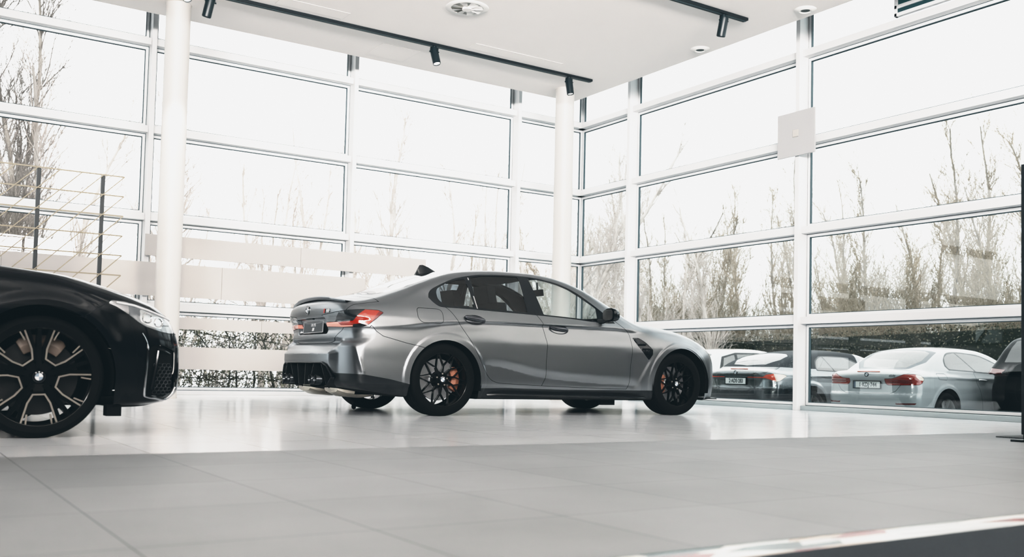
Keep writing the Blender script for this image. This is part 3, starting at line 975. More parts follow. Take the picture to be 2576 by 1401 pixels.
    xrs = P2([(.10, -.62), (.16, -.74), (.22, -.88), (.27, -.965), (.31, -.995), (.36, -1.003), (.50, -1.010), (.615, -1.010), (.645, -1.000), (.675, -.966), (.70, -.952), (.78, -.945), (.86, -.955), (.89, -.985), (.93, -.996), (1.0, -1.0), (1.04, -.99), (1.07, -.965), (1.09, -.935), (1.14, -.85)])
    xf = P2([(.10, 3.50), (.15, 3.60), (.2, 3.665), (.35, 3.69), (.55, 3.685), (.65, 3.668), (.72, 3.635), (.78, 3.56), (.9, 3.3)])
    zb = P2([(-1.1, .285), (-.95, .25), (-.7, .21), (-.42, .175), (.4, .158), (2.5, .155), (3.3, .165), (3.7, .17)])
    rblend = P2([(-.8, .16), (-.35, .16), (.05, .07), (.3, .028), (2.0, .028), (2.3, .05), (2.6, .05)])
    rcorn = P2([(.2, .05), (.34, .045), (.5, .05), (.62, .06), (.75, .12), (.95, .12), (1.1, .10)])
    def f(x, a, z):
        a = np.abs(a)
        Y = side(x, z)
        zc = crease(x); t = np.clip((zc + .10 - z) / .10, 0, 1)
        Y = Y - .028 * cfade(x) * t * t
        # front wheel flare stands proud of the door behind a slanting edge
        xl = 2.30 + (z - .33) * .60
        lo = np.clip((.66 - z) / .10, 0, 1) * np.clip((z - .24) / .06, 0, 1)
        Y = Y - .007 * (1 - sstep((x - xl) / .05)) * sstep((x - 2.16) / .12) * lo
        # rear haunch edge at the back of the rear door
        # raised lip round the arches
        for (cx, cz, R) in ((.018, .330, .385), (2.912, .335, .392)):
            r = np.hypot(x - cx, z - cz)
            Y = Y + .006 * (1 - sstep((r - R - .042) / .028)) * sstep((z - .10) / .1)
        # upright blade at the rear bumper corner
        bx = -.868 + (.603 - z) * .28
        w = np.clip((.64 - z) / .06, 0, 1) * np.clip((z - .36) / .04, 0, 1)
        Y = Y + .014 * w * np.exp(-((x - bx) / .016) ** 2)
        # shoulder line at the rear quarter
        Y = Y + .006 * np.exp(-((z - (.885 + .03 * np.clip(-x, 0, 1))) / .03) ** 2) * sstep((.9 - x) / .8)
        top = z - (deck(x) - dk(x) * a * a)
        # recess round the number plate between the lamps
        rec = sstep((.395 - a) / .035) * sstep((z - .735) / .03) * sstep((.895 - z) / .012)
        ck = sstep((a - .585) / .13)                 # upright bumper corners beside the sloping centre
        R_ = xr(z) * (1 - ck) + xrs(z) * ck + .10 * (a / .86) ** 4 + .012 * (a / .6) ** 2 + .040 * rec
        low = smax((a - Y), top * .97, P2b(x))
        low = smax(low, R_ - x, rcorn(z))
        F_ = xf(z) - .165 * (a / .8) ** 5 - .012 * (a / .5) ** 2
        low = smax(low, x - F_, .12)
        low = smax(low, zb(x) - z, .035)
        G = a - gz(z) * gx(x)
        rf = (z - (roof(x) - rk(x) * a * a)) / np.sqrt(1 + rslope(x) ** 2)
        gh = smax(G * .88, rf, .075)
        gh = smax(gh, .90 - z, .02)
        return smin(low, gh, rblend(x))
    P2b = P2([(-1.1, .10), (-.4, .11), (.2, .10), (2.0, .10), (2.8, .13), (3.7, .12)])
    S = Shell(f, ((-1.16, 3.80), (-.013, 1.0), (.06, 1.53)), .0125)

    XZ = lambda p, amin=.45, r=None: (lambda q: (lambda x, a, z: np.maximum(q(x, z), amin - a)))(poly_sd(p))
    AZ = lambda p, xmax=-.6: (lambda q: (lambda x, a, z: np.maximum(q(a, z), x - xmax)))(poly_sd(p))
    def arch(cx, cz, R, x0, x1):
        pts = [(cx + R * math.cos(t), cz + R * math.sin(t)) for t in np.linspace(-.12, PI + .12, 40)]
        return [(x1, -.1)] + [(min(max(p[0], x0), x1), p[1]) for p in pts] + [(x0, -.1)]
    RA, FA = (.018, .330, .378), (2.912, .335, .386)
    S.region('void', XZ(arch(*RA, -.372, .405), .58))
    S.region('void', XZ(arch(*FA, 2.528, 3.300), .58))
    S.region('underbody', lambda x, a, z: z - (zb(x) + .010))
    # lower dark parts
    S.region('rear_valance', XZ([(-1.3, .1), (-1.3, .386), (-1.08, .384), (-.80, .373), (-.55, .335), (-.30, .280), (-.30, .1)], .30))
    # window band
    DLO = smooth_poly([(-.100, 1.110), (-.080, 1.160), (-.029, 1.204), (.105, 1.269), (.224, 1.316), (.371, 1.352), (.532, 1.380), (.80, 1.400), (1.052, 1.402), (1.196, 1.393), (1.321, 1.376), (1.443, 1.352), (1.568, 1.308), (1.688, 1.246), (1.801, 1.166), (1.90, 1.092), (2.02, 1.00)], 5, False) + \
        smooth_poly([(2.06, .958), (1.866, .955), (1.438, .981), (1.084, .994), (.744, 1.004), (.39, 1.014), (.198, 1.018), (.03, 1.019), (-.026, 1.030), (-.067, 1.063)], 4, False)
    S.region('window_trim', XZ(DLO, .5))
    S.region('quarter_window', XZ(rounded([(.015, 1.205), (.105, 1.252), (.215, 1.295), (.345, 1.326), (.365, 1.037), (.052, 1.036), (-.006, 1.100), (-.006, 1.170)], .02), .5), ('window_trim',))
    S.region('rear_door_window', XZ(rounded([(.405, 1.340), (.56, 1.369), (.78, 1.386), (.978, 1.388), (.962, 1.016), (.72, 1.024), (.400, 1.034)], .012), .5), ('window_trim',))
    S.region('front_door_window', XZ(rounded([(1.098, 1.385), (1.30, 1.360), (1.431, 1.332), (1.555, 1.288), (1.673, 1.220), (1.845, 1.105), (1.822, .975), (1.439, .994), (1.153, 1.006)], .012), .5), ('window_trim',))
    # glass at the ends, roof
    XA = lambda p, zmin: (lambda q: (lambda x, a, z: np.maximum(q(x, a), zmin - z)))(poly_sd(p))
    WS = [(1.44, -.1), (1.44, .25), (1.415, .42), (1.40, .520), (1.46, .545), (1.85, .625), (2.22, .715), (2.36, .62), (2.43, .4), (2.455, -.1)]
    S.region('windshield_frame', XA(WS, 1.0), ('body',), 0)
    S.region('windshield', XA([(1.50, -.1), (1.49, .25), (1.475, .42), (1.46, .500), (1.87, .590), (2.17, .660), (2.29, .58), (2.36, .38), (2.385, -.1)], 1.0), ('windshield_frame',))
    RW = [(-.640, -.1), (-.625, .30), (-.56, .50), (-.445, .585), (-.20, .585), (.03, .575), (.165, .555), (.24, .42), (.265, .2), (.27, -.1)]
    S.region('rear_window_frame', XA(RW, 1.05), ('body',), 0)
    S.region('rear_window', XA([(-.60, -.1), (-.585, .30), (-.52, .47), (-.425, .540), (-.20, .548), (.03, .540), (.14, .515), (.20, .40), (.225, .2), (.23, -.1)], 1.05), ('rear_window_frame',))
    S.region('roof_panel', XA([(.275, -.1), (.27, .2), (.25, .42), (.30, .47), (.8, .485), (1.25, .48), (1.36, .44), (1.425, .25), (1.43, -.1)], 1.3), ('body',), .002)
    # lamps: u runs round the rear corner
    LU = lambda p: (lambda q: (lambda x, a, z: np.maximum(q(a + x + .985, z), np.maximum(x + .45, .70 - z))))(poly_sd(p))
    LAMP = rounded([(.335, .912), (.55, .928), (.82, .948), (1.05, .958), (1.20, .956), (1.262, .935), (1.20, .875), (1.13, .822), (1.07, .803), (.75, .796), (.416, .806), (.377, .845), (.415, .860)], .012)
    S.region('tail_light', LU(LAMP), ('body',), .0025)
    S.region('tail_clear', LU([(.30, .849), (.60, .849), (.70, .93), (.60, 1.0), (.30, 1.0)]), ('tail_light',))
    S.region('tail_red', LU([(.30, .846), (.715, .846), (.93, .852), (1.09, .98), (1.30, .98), (1.30, .78), (.30, .78)]), ('tail_light',))
    S.region('tail_bar', LU([(.30, .843), (.66, .843), (.72, .815), (.92, .812), (.92, .78), (.30, .78)]), ('tail_red',))
    S.region('tail_dark', LU([(1.10, .78), (1.17, .865), (1.235, .99), (1.35, .99), (1.35, .78)]), ('tail_red',))
    S.region('tail_black', LU([(.90, .795), (.93, .822), (1.06, .830), (1.12, .80), (1.08, .78), (.90, .78)]), ('tail_red',))
    # diffuser opening
    S.region('void', AZ(rounded([(-.1, .478), (.50, .474), (.585, .446), (.672, .345), (.60, .256), (-.1, .24)], .012), -.5), ('body', 'rear_valance', 'underbody'))
    # boot lid, bumper seam
    LID = [(-.1, .657), (.36, .657), (.44, .661), (.50, .674), (.55, .697), (.60, .735), (.64, .765), (.678, .80), (.735, .93), (.755, .97), (.775, 1.01), (.77, 1.2), (-.1, 1.2)]
    lidq = poly_sd(LID)
    S.region('trunk_lid', lambda x, a, z: np.maximum(lidq(a, z), x + .665 - .06 * np.clip((a - .5) / .3, 0, 1)), ('body',), .0028)
    BUMP = poly_sd([(-1.3, .795), (-.735, .795), (-.722, .818), (-.679, .765), (-.615, .721), (-.50, .693), (-.40, .668), (-.28, .645), (-.15, .615), (-.15, .1), (-1.3, .1)])
    S.region('rear_bumper', lambda x, a, z: np.maximum(BUMP(x, z), z - .812), ('body',), .0026)
    # doors
    RD = smooth_poly([(.025, 1.030), (.067, 1.003), (.116, .943), (.166, .867), (.23, .777), (.300, .680), (.408, .490), (.445, .428), (.485, .375), (.536, .335), (.612, .315)], 4, False) + [(.80, .306), (1.119, .294)] + \
        smooth_poly([(1.162, .372), (1.153, .478), (1.160, .596), (1.169, .700), (1.155, .770), (1.126, .885), (1.10, .945), (1.071, .985), (1.050, 1.02)], 4, False)
    S.region('rear_door', XZ(RD, .6), ('body',), .0026)
    FD = smooth_poly([(1.050, 1.02), (1.071, .985), (1.10, .945), (1.126, .885), (1.155, .770), (1.169, .700), (1.160, .596), (1.153, .478), (1.162, .372)], 4, False) + [(1.119, .294), (1.60, .281), (2.191, .273)] + \
        smooth_poly([(2.216, .316), (2.216, .393), (2.228, .526), (2.251, .666), (2.247, .752), (2.224, .857), (2.16, .915), (2.06, .985)], 4, False)
    S.region('front_door', XZ(FD, .6), ('body',), .0026)
    S.region('sill', XZ([(.36, .10), (.36, .262), (.70, .268), (1.4, .258), (2.56, .262), (2.56, .10)], .6), ('body',), 0)
    S.region('fuel_flap', XZ(rounded([(-.268, 1.000), (-.033, .998), (-.006, .968), (-.009, .880), (-.032, .860), (-.235, .862), (-.273, .90)], .03), .6), ('body',), .0025)
    S.region('fender_vent', XZ(rounded([(2.268, .815), (2.346, .818), (2.430, .770), (2.508, .696), (2.506, .645), (2.459, .583), (2.411, .634), (2.318, .741)], .012), .6), ('body',), 0)
    # bonnet, lamps, grille
    HOOD = [(2.40, -.1), (2.38, .45), (2.27, .72), (2.60, .765), (3.05, .735), (3.30, .69), (3.48, .60), (3.60, .40), (3.63, .25), (3.63, -.1)]
    S.region('hood', XA(HOOD, .70), ('body',), .0026)
    S.region('headlight', XZ(rounded([(3.30, .775), (3.40, .752), (3.52, .722), (3.62, .69), (3.66, .66), (3.66, .60), (3.52, .622), (3.42, .655), (3.34, .715)], .012), .28), ('body', 'hood'), .0025)
    front = lambda p: (lambda q: (lambda x, a, z: np.maximum(q(a, z), 3.3 - x)))(poly_sd(p))
    S.region('grille', front(rounded([(.02, .72), (.19, .70), (.24, .60), (.22, .28), (.03, .26)], .03)), ('body', 'hood'), 0)
    S.region('intake', front(rounded([(.34, .42), (.62, .45), (.66, .28), (.36, .24)], .03)), ('body',), 0)
    S.finish()

    car = empty('car', (-6.235, -5.28, 0), math.radians(-1.527))
    tag(car, 'matte grey four door sedan with black star spoke wheels in the middle of the showroom', 'car')
    S.part('body', M_PAINT, car, 'B', labels=['body'])
    S.part('seam', M_SEAM, car, 'B', obj='panel_gap')
    S.part('underbody', M_UNDER, car, 'B')
    M_VAL = mat('satin black lower trim', (.012, .014, .016), .28)
    for sd_ in 'RL': S.part('rear_valance', M_VAL, car, sd_)
    M_GL = glass_mat('tinted privacy glass', (.30, .32, .33), 1.0, .01)
    M_GC = glass_mat('clear car glass', (.80, .84, .84), 1.0, .01)
    M_CARB = mat('dark carbon roof', (.02, .022, .025), .22, coat=.6)
    rb = S.part('rear_bumper', M_PAINT, car, 'B')
    lid = S.part('trunk_lid', M_PAINT, car, 'B')
    hood = S.part('hood', M_PAINT, car, 'B')
    S.part('roof_panel', M_CARB, car, 'B')
    S.part('windshield_frame', M_TRIM, car, 'B'); S.part('windshield', M_GC, car, 'B')
    S.part('rear_window_frame', M_TRIM, car, 'B')
    S.part('rear_window', glass_mat('rear window glass', (.45, .48, .48), 2.2, .10), car, 'B')
    S.part('grille', M_TRIM, car, 'B', push=-.01); [S.part('intake', M_UNDER, car, sd_, push=-.01) for sd_ in 'RL']
    M_HANDLE = mat('dark chrome handle', (.09, .095, .105), .16, metal=.85)
    for side_, sg in (('R', -1), ('L', 1)):
        S.part('window_trim', M_TRIM, car, side_)
        rd = S.part('rear_door', M_PAINT, car, side_); fd = S.part('front_door', M_PAINT, car, side_)
        S.part('quarter_window', M_GL, car, side_, push=-.003)
        S.part('rear_door_window', M_GL, rd, side_, obj='side_window', push=-.003)
        S.part('front_door_window', M_GC, fd, side_, obj='side_window', push=-.003)
        S.part('sill', M_VAL, car, side_, obj='side_skirt')
        S.part('fuel_flap', M_PAINT, car, side_) if side_ == 'R' else S.part('fuel_flap', M_PAINT, car, side_, obj='body_panel')
        v = S.part('fender_vent', M_TRIM, car, side_, push=-.004)
        tl = S.part('tail_light', mat('dark smoked lens', (.018, .021, .023), .09, coat=.5), car, side_)
        S.part('tail_clear', mat('grey clear lens', (.16, .175, .185), .12, metal=.3, coat=.5), tl, side_, obj='clear_lens')
        S.part('tail_red', M_RED, tl, side_, obj='red_lens', push=.0015)
        S.part('tail_dark', M_REDDK, tl, side_, obj='dark_red_lens', push=.0012)
        S.part('tail_black', M_TRIM, tl, side_, obj='lamp_base', push=.0012)
        S.part('tail_bar', mat('pale red lamp bar', (.70, .30, .24), .15, coat=1), tl, side_, obj='light_bar', push=.0025)
        hl = S.part('headlight', M_LAMPCLR, car, side_)
        # vent slats and badge inside the fender vent
        if v:
            sl = MB()
            for (x0, z0, x1, z1) in ((2.335, .745, 2.425, .748), (2.37, .70, 2.475, .702), (2.405, .655, 2.50, .652)):
                p0, _ = S.at_side(x0, z0); p1, _ = S.at_side(x1, z1)
                sl.bar((p0[0], sg * (p0[1] + .001), z0), (p1[0], sg * (p1[1] + .001), z1), .012, .014)
            sl.build('slat', M_TRIM, v)
            p, n = S.at_side(2.43, .685)
            text_mesh('M3', .036, 'badge', M_CHROME, v, frame_mat((2.43, sg * (p[1] + .012), .682), (-sg, 0, .0) if sg > 0 else (1, 0, 0), (0, 0, 1)), .002, .25)
            p, n = S.at_side(2.325, .775)
            MB().bar((2.30, sg * (p[1] + .002), .80), (2.385, sg * (p[1] + .002), .735), .03, .004, (0, 1, 0)).build('vent_plate', M_PAINT, v)
        # door handles: dark bowl and grip
        for d, hx, hz, hw in ((rd, .335, .913, .118), (fd, 1.322, .862, .118)):
            p, n = S.at_side(hx, hz)
            ex = np.array((1, 0, -.05)); ey = np.array((0, sg, .0)); ez = np.array((.05, 0, 1.))
            tilt = np.array((0, -sg * .18, 1.)); tilt /= np.linalg.norm(tilt)
            mb = MB(); N1, N2 = 28, 6; vs = []
            for i in range(N2 + 1):
                r = i / N2
                for k in range(N1):
                    t = 2 * PI * k / N1
                    u = hw * r * math.cos(t) * (1 if math.cos(t) < 0 else .98); w_ = .046 * r * math.sin(t)
                    q = np.array((hx, sg * p[1], hz)) + ex * u + tilt * w_ + ey * (.0035 - .010 * (1 - r * r))
                    vs.append(q)
            fs = [(i * N1 + k, i * N1 + (k + 1) % N1, (i + 1) * N1 + (k + 1) % N1, (i + 1) * N1 + k) for i in range(N2) for k in range(N1)]
            mb.add(vs, fs)
            cup = mb.build('handle_recess', mat('dark handle bowl', (.03, .032, .036), .25, metal=.5), d, smooth='full')
            g = MB(); vs = []; M1, M2 = 24, 12
            for i in range(M1 + 1):
                u = -1 + 2 * i / M1
                hw_ = .024 * math.sqrt(max(0, 1 - u ** 4 * .999)) + .0008
                for k in range(M2):
                    t = 2 * PI * k / M2
                    q = np.array((hx, sg * p[1], hz)) + ex * (u * hw * .95) + tilt * (.013 + hw_ * math.cos(t) - .006 * u) + ey * (.014 + .012 * math.sin(t) - .010 * u * u)
                    vs.append(q)
            fs = [(i * M2 + k, i * M2 + (k + 1) % M2, (i + 1) * M2 + (k + 1) % M2, (i + 1) * M2 + k) for i in range(M1) for k in range(M2)]
            g.add(vs, fs).build('handle', M_HANDLE, d, smooth='full')
        # chrome edge between quarter glass and rear door glass
        bar = MB()
        for (x0, z0), (x1, z1) in (((.385, 1.337), (.392, 1.024)),):
            p0, _ = S.at_side(x0, z0); p1, _ = S.at_side(x1, z1)
            bar.bar((p0[0], sg * (p0[1] + .001), z0), (p1[0], sg * (p1[1] + .001), z1), .010, .006, (0, 1, 0))
        bar.build('window_divider', M_CHROME, car)
        # seam on the B pillar
        p0, _ = S.at_side(1.052, 1.40); p1, _ = S.at_side(1.050, 1.0)
        MB().bar((1.052, sg * (p0[1] + .0005), 1.40), (1.050, sg * (p1[1] + .0005), 1.0), .005, .003, (0, 1, 0)).build('pillar_gap', M_SEAM, car)
        # mirror
        mp, _ = S.at_side(1.87, .985)
        mr_ = MB(); N1, N2 = 20, 12; vs = []
        c = np.array((1.90, sg * (mp[1] + .135), 1.035))
        for i in range(N2 + 1):
            u = i / N2
            sc = (1.0, 1.0, .99, .97, .94, .90, .85, .79, .71, .60, .46, .28, .02)[i]
            for k in range(N1):
                t = 2 * PI * k / N1
                cs, sn = math.cos(t), math.sin(t)
                cs = math.copysign(abs(cs) ** .62, cs); sn = math.copysign(abs(sn) ** .62, sn)
                vs.append(c + np.array((u * .122 - .022 + (.012 * cs * -sg if i == 0 else 0), .100 * sc * cs, .070 * sc * sn - .006 * u)))
        fs = [(i * N1 + k, i * N1 + (k + 1) % N1, (i + 1) * N1 + (k + 1) % N1, (i + 1) * N1 + k) for i in range(N2) for k in range(N1)]
        fs += [tuple(range(N1))]
        mi = mr_.add(vs, fs).build('mirror', M_TRIM, car, smooth=True)
        arm = MB(); arm.tube([(1.84, sg * (mp[1] - .01), .965), (1.875, sg * (mp[1] + .04), .972), (1.90, sg * (mp[1] + .10), .995)], [.030, .026, .024], 10); arm.build('mirror_arm', M_TRIM, mi, smooth=True)
        gl = MB().add([c + np.array((-.043, .085 * math.copysign(abs(math.cos(t)) ** .62, math.cos(t)), .056 * math.copysign(abs(math.sin(t)) ** .62, math.sin(t)))) for t in np.linspace(0, 2 * PI, 25)[:-1]], [tuple(range(24))]).build('mirror_glass', M_CHROME, mi)
        # side skirt blade
        sk = MB(); pts = []
        for x, w_, z in ((.50, .0, .195), (.58, .030, .200), (.80, .040, .198), (1.5, .040, .190), (2.2, .040, .182), (2.40, .034, .178), (2.47, .004, .178)):
            pts.append((x, w_, z))
        vs = []
        for x, w_, z in pts:
            y0 = .862
            vs += [(x, sg * y0, z + .035), (x, sg * (y0 + .02 + w_), z + .012), (x, sg * (y0 + .022 + w_), z), (x, sg * y0, z - .012)]
        fs = [(4 * i + k, 4 * i + (k + 1) % 4, 4 * i + 4 + (k + 1) % 4, 4 * i + 4 + k) for i in range(len(pts) - 1) for k in range(4)] + [(0, 1, 2, 3), tuple(4 * (len(pts) - 1) + k for k in range(4))]
        sk.add(vs, fs).build('skirt_blade', M_VAL, car, smooth=True)
        # front splitter corner
        sp_ = MB().add([(3.32, sg * .86, .175), (3.50, sg * .865, .172), (3.66, sg * .66, .172), (3.60, sg * .62, .175), (3.32, sg * .86, .188), (3.50, sg * .855, .186), (3.63, sg * .66, .188), (3.58, sg * .62, .188)], [(0, 1, 2, 3), (4, 7, 6, 5), (0, 4, 5, 1), (1, 5, 6, 2), (2, 6, 7, 3), (3, 7, 4, 0)])
        sp_.build('front_splitter', M_VAL, car)
        # aero blade lip on the rear bumper corner
    # wheel houses and underbody hardware
    for sg in (-1, 1):
        wh = MB(); well(wh, .018, .335, .388, .56, .945, sg, .16); wh.build('wheel_house', M_UNDER, car)
        wh = MB(); well(wh, 2.912, .340, .396, .56, .935, sg, .16); wh.build('wheel_house', M_UNDER, car)
    un = MB(); un.box(-.72, 3.35, -.56, .56, .185, .24); un.box(.42, 2.5, -.80, .80, .165, .20)
    un.build('floor_pan', M_UNDER, car)
    # wheels
    for x, z, R, W, rr in ((0, .338, .3395, .285, .258), (2.857, .336, .3375, .275, .247)):
        for sg in (-1, 1):
            ang = (0.02 if x == 0 else PI - .02)
            make_wheel(car, x, sg * (.946 - W / 2), z, R, W, rr, 'star', M_RIMBLK, M_COPPER, (ang if sg > 0 else PI - ang), spin=.10 if x == 0 else .18)
    # diffuser: dark box with fins and four tail pipes
    df = MB()
    outer = [(-.58, .446), (-.50, .474), (.50, .474), (.58, .446), (.672, .345), (.60, .256), (-.60, .256), (-.672, .345)]
    n = len(outer)
    def xo(y): return -1.035 + .10 * (abs(y) / .86) ** 4 + .012 * (y / .6) ** 2 - .012
    vs = [(xo(y), y, z) for y, z in outer] + [(-.80, y * .9, .30 + (z - .35) * .6) for y, z in outer]
    df.add(vs, [tuple(range(n, 2 * n))] + [(i, (i + 1) % n, n + (i + 1) % n, n + i) for i in range(n)])
    dfo = df.build('diffuser', M_TRIM, car)
    ed = MB()
    cyc = [(xo(y) - .004, y, z) for y, z in outer]
    top = [cyc[7], cyc[0], cyc[1]] + [(xo(y) - .004, y, .474) for y in np.linspace(-.4, .4, 9)] + [cyc[2], cyc[3], cyc[4]]
    ed.tube(top, .008, 6); ed.tube([cyc[4], cyc[5]], .008, 6); ed.tube([cyc[7], cyc[6]], .008, 6)
    ed.build('diffuser_edge', M_VAL, dfo, smooth=True)
    for y0, y1 in ((.316, .205), (.110, .075), (-.110, -.075), (-.316, -.205)):
        fn = MB(); fn.add([(xo(y0), y0 - .006, .462), (xo(y0), y0 + .006, .462), (xo(y1) + .01, y1 + .006, .262), (xo(y1) + .01, y1 - .006, .262), (-.86, y0 - .006, .44), (-.86, y0 + .006, .44), (-.88, y1 + .006, .268), (-.88, y1 - .006, .268)],
                          [(0, 1, 2, 3), (0, 4, 5, 1), (1, 5, 6, 2), (2, 6, 7, 3), (3, 7, 4, 0)])
        fn.build('fin', M_VAL, dfo)
    for y0, y1 in ((.575, .47), (-.575, -.47)):
        fn = MB(); fn.add([(xo(.5), y1 - .005, .462), (xo(.5), y1 + .005, .462), (xo(.6), y0 + .005, .268), (xo(.6), y0 - .005, .268), (-.86, y1 - .005, .44), (-.86, y1 + .005, .44), (-.88, y0 + .005, .268), (-.88, y0 - .005, .268)],
                          [(0, 1, 2, 3), (0, 4, 5, 1), (1, 5, 6, 2), (2, 6, 7, 3), (3, 7, 4, 0)])
        fn.build('fin', M_VAL, dfo)
    M_PIPE = mat('dark chrome tail pipe', (.06, .065, .07), .18, metal=.9)
    for y in (.43, .29, -.29, -.43):
        tp = MB().lathe([(.040, .20), (.047, .20), (.047, -.005), (.044, -.010), (.040, -.004), (.040, .20)], 36, 'x', (-1.055, y, .315))
        tp.lathe([(.001, .16), (.040, .16)], 24, 'x', (-1.055, y, .315))
        tp.build('tail_pipe', M_PIPE, car, smooth=True)
    # silencer under the bumper
    M_SIL = mat('satin steel silencer', (.52, .49, .43), .35, metal=.9, noise=(8, .2))
    for y in (-.36, .36):
        ms = MB(); vs = []; N1 = 16
        for x, rw, rh, zc_ in ((-.90, .02, .02, .255), (-.88, .17, .055, .25), (-.80, .20, .075, .235), (-.62, .20, .078, .225), (-.52, .17, .06, .22), (-.50, .02, .02, .22)):
            for k in range(N1):
                t = 2 * PI * k / N1
                vs.append((x, y + rw * math.copysign(abs(math.cos(t)) ** .7, math.cos(t)), zc_ + rh * math.copysign(abs(math.sin(t)) ** .7, math.sin(t))))
        ms.add(vs, [(i * N1 + k, i * N1 + (k + 1) % N1, (i + 1) * N1 + (k + 1) % N1, (i + 1) * N1 + k) for i in range(5) for k in range(N1)])
        ms.build('silencer', M_SIL, car, smooth=True)
    ax = MB(); ax.tube([(-.02, -.78, .30), (-.02, .78, .30)], .045, 10); ax.tube([(2.86, -.75, .30), (2.86, .75, .30)], .04, 10); ax.box(-.25, .2, -.25, .25, .2, .42)
    ax.build('axle', M_UNDER, car, smooth=True)
    hk = MB(); hk.tube([(-.42, .15, .22), (-.43, .16, .06)], .007, 6); hk.lathe([(.001, .03), (.02, .02), (.024, 0), (.02, -.02), (.001, -.03)], 12, 'z', (-.43, .16, .045))
    hk.build('hanging_tag', M_UNDER, car, smooth=True)
    jk = MB().box(2.00, 2.17, -.72, -.66, .10, .175); jk.build('jack_pad', M_UNDER, car)
    # boot lid fittings
    spo = MB(); ys = np.linspace(-.70, .70, 41); vs = []
    for y in ys:
        q, _ = S.at_dir((-.80, y, .95), (0, 0, 1)); zt = deck(np.array([-.90]))[0] - .10 * y * y
        e = 1 - (abs(y) / .70) ** 6
        wing = .018 * math.exp(-((abs(y) - .50) / .10) ** 2) * 0
        xt = -.965 + .10 * (abs(y) / .86) ** 4 + .012 * (y / .6) ** 2
        lift_ = .006 * e + .003 + .007 * sstep((.46 - abs(y)) / .05)
        vs += [(xt + .15, y, zt + .003), (xt + .06, y, zt + .005 * e), (xt + .004, y, zt + lift_), (xt + .001, y, zt + lift_ - .008), (xt + .018, y, zt - .016)]
    fs = [(5 * i + k, 5 * i + 5 + k, 5 * i + 6 + k, 5 * i + 1 + k) for i in range(40) for k in range(4)]
    spo.add(vs, fs).build('spoiler', M_PAINT, lid, smooth=True)
    q, nrm = S.at_dir((-.80, 0, .972), (-1, 0, 0))
    roundel('emblem', .042, lid, frame_mat(q + nrm * .002, (0, -1, 0), (0, 0, 1)))
    q, nrm = S.at_dir((-.80, -.47, .950), (-1, 0, 0))
    fx = Vector((nrm[1], -nrm[0], 0)); fx = fx if fx.y < 0 else -fx
    text_mesh('M3', .042, 'badge', M_CHROME, lid, frame_mat(q + nrm * .004 + np.array((0, -.02, 0)), fx, (0, 0, 1)), .003, .15, .002)
    bs = MB()
    for k, c_ in enumerate(((.10, .22, .45), (.05, .08, .2), (.55, .04, .04))):
        pass
    bs.add([q + nrm * .004 + np.array(fx) * u + np.array((0, 0, 1)) * v for u, v in ((-.075, -.02), (-.048, -.02), (-.036, .02), (-.063, .02))], [(0, 1, 2, 3)])
    bs.build('badge_stripe', mat('badge red stripe', (.35, .05, .04), .3), lid)
    q, nrm = S.at_dir((-.80, 0, .81), (-1, 0, 0))
    pl = MB(); pl.box(-.264, .264, -.056, .056, -.004, .004)
    plo = pl.build('number_plate', mat('dark slate plate', (.045, .052, .058), .4), lid, bevel=.003)
    plM = frame_mat(np.array((-.935, 0, .812)), (0, -1, .0), (.05, 0, 1))
    plo.data.transform(plM)
    rm = MB()
    for a in ((-.264, .264, -.056, -.051), (-.264, .264, .051, .056), (-.264, -.259, -.056, .056), (.259, .264, -.056, .056)): rm.box(a[0], a[1], a[2], a[3], .004, .007)
    r_ = rm.build('plate_border', mat('pale plate border', (.45, .46, .47), .4), plo); r_.data.transform(plM)
    text_mesh('THE M3', .046, 'lettering', M_LOGOW, plo, plM @ Matrix.Translation((-.0, .020, .0045)), .001, 0, .0, 1.05, .80)
    text_mesh('///M', .044, 'lettering', M_LOGOW, plo, plM @ Matrix.Translation((.0, -.024, .0045)), .001, .25, .0012, .85, .85)
    q, nrm = S.at_dir((-.80, 0, .885), (-1, 0, 0))
    MB().box(-.985, -.962, -.10, .10, .880, .888).build('lid_handle', M_TRIM, lid, bevel=.003)
    # roof fin
    q, _ = S.at_dir((.25, 0, 1.2), (0, 0, 1))
    fnm = MB(); pr = [(.130, -.012), (.165, .055), (.178, .078), (.215, .082), (.28, .062), (.36, .022), (.42, -.004)]
    base = S.at_dir((.25, 0, 1.2), (0, 0, 1))[0][2]
    vs = []
    for x, dz in pr:
        zz0 = float(S.at_dir((x, 0, 1.2), (0, 0, 1))[0][2]) - .004
        top_ = max(base + dz, zz0 + .002)
        wv = .030
        vs += [(x, -wv, zz0), (x, -.010, top_ - .006), (x, 0, top_), (x, .010, top_ - .006), (x, wv, zz0)]
    m_ = len(pr)
    fs = [(5 * i + k, 5 * i + 1 + k, 5 * i + 6 + k, 5 * i + 5 + k) for i in range(m_ - 1) for k in range(4)] + [(0, 1, 2, 3, 4), tuple(5 * (m_ - 1) + k for k in range(5))]
    fnm.add(vs, fs).build('roof_antenna', M_TRIM, car, smooth=True)
    # cabin
    S.part('body', M_INT, car, 'B', obj='door_lining', push=-.035, labels=['front_door', 'rear_door'])
    hlq = S.part('roof_panel', M_HEADL, car, 'B', obj='headliner', push=-.035, labels=['roof_panel'])
    db = MB(); db.add([(1.70, -.70, .98), (1.70, .70, .98), (2.30, .66, .99), (2.30, -.66, .99), (1.70, -.72, .60), (1.70, .72, .60)], [(0, 1, 2, 3), (0, 4, 5, 1)])
    db.box(-.45, .05, -.60, .60, .95, .99); db.box(.0, 1.7, -.75, .75, .28, .34)
    db.build('dashboard', M_INT, car)
    for sg in (-1, 1): seat(car, 1.22, sg * .37, M_INT)
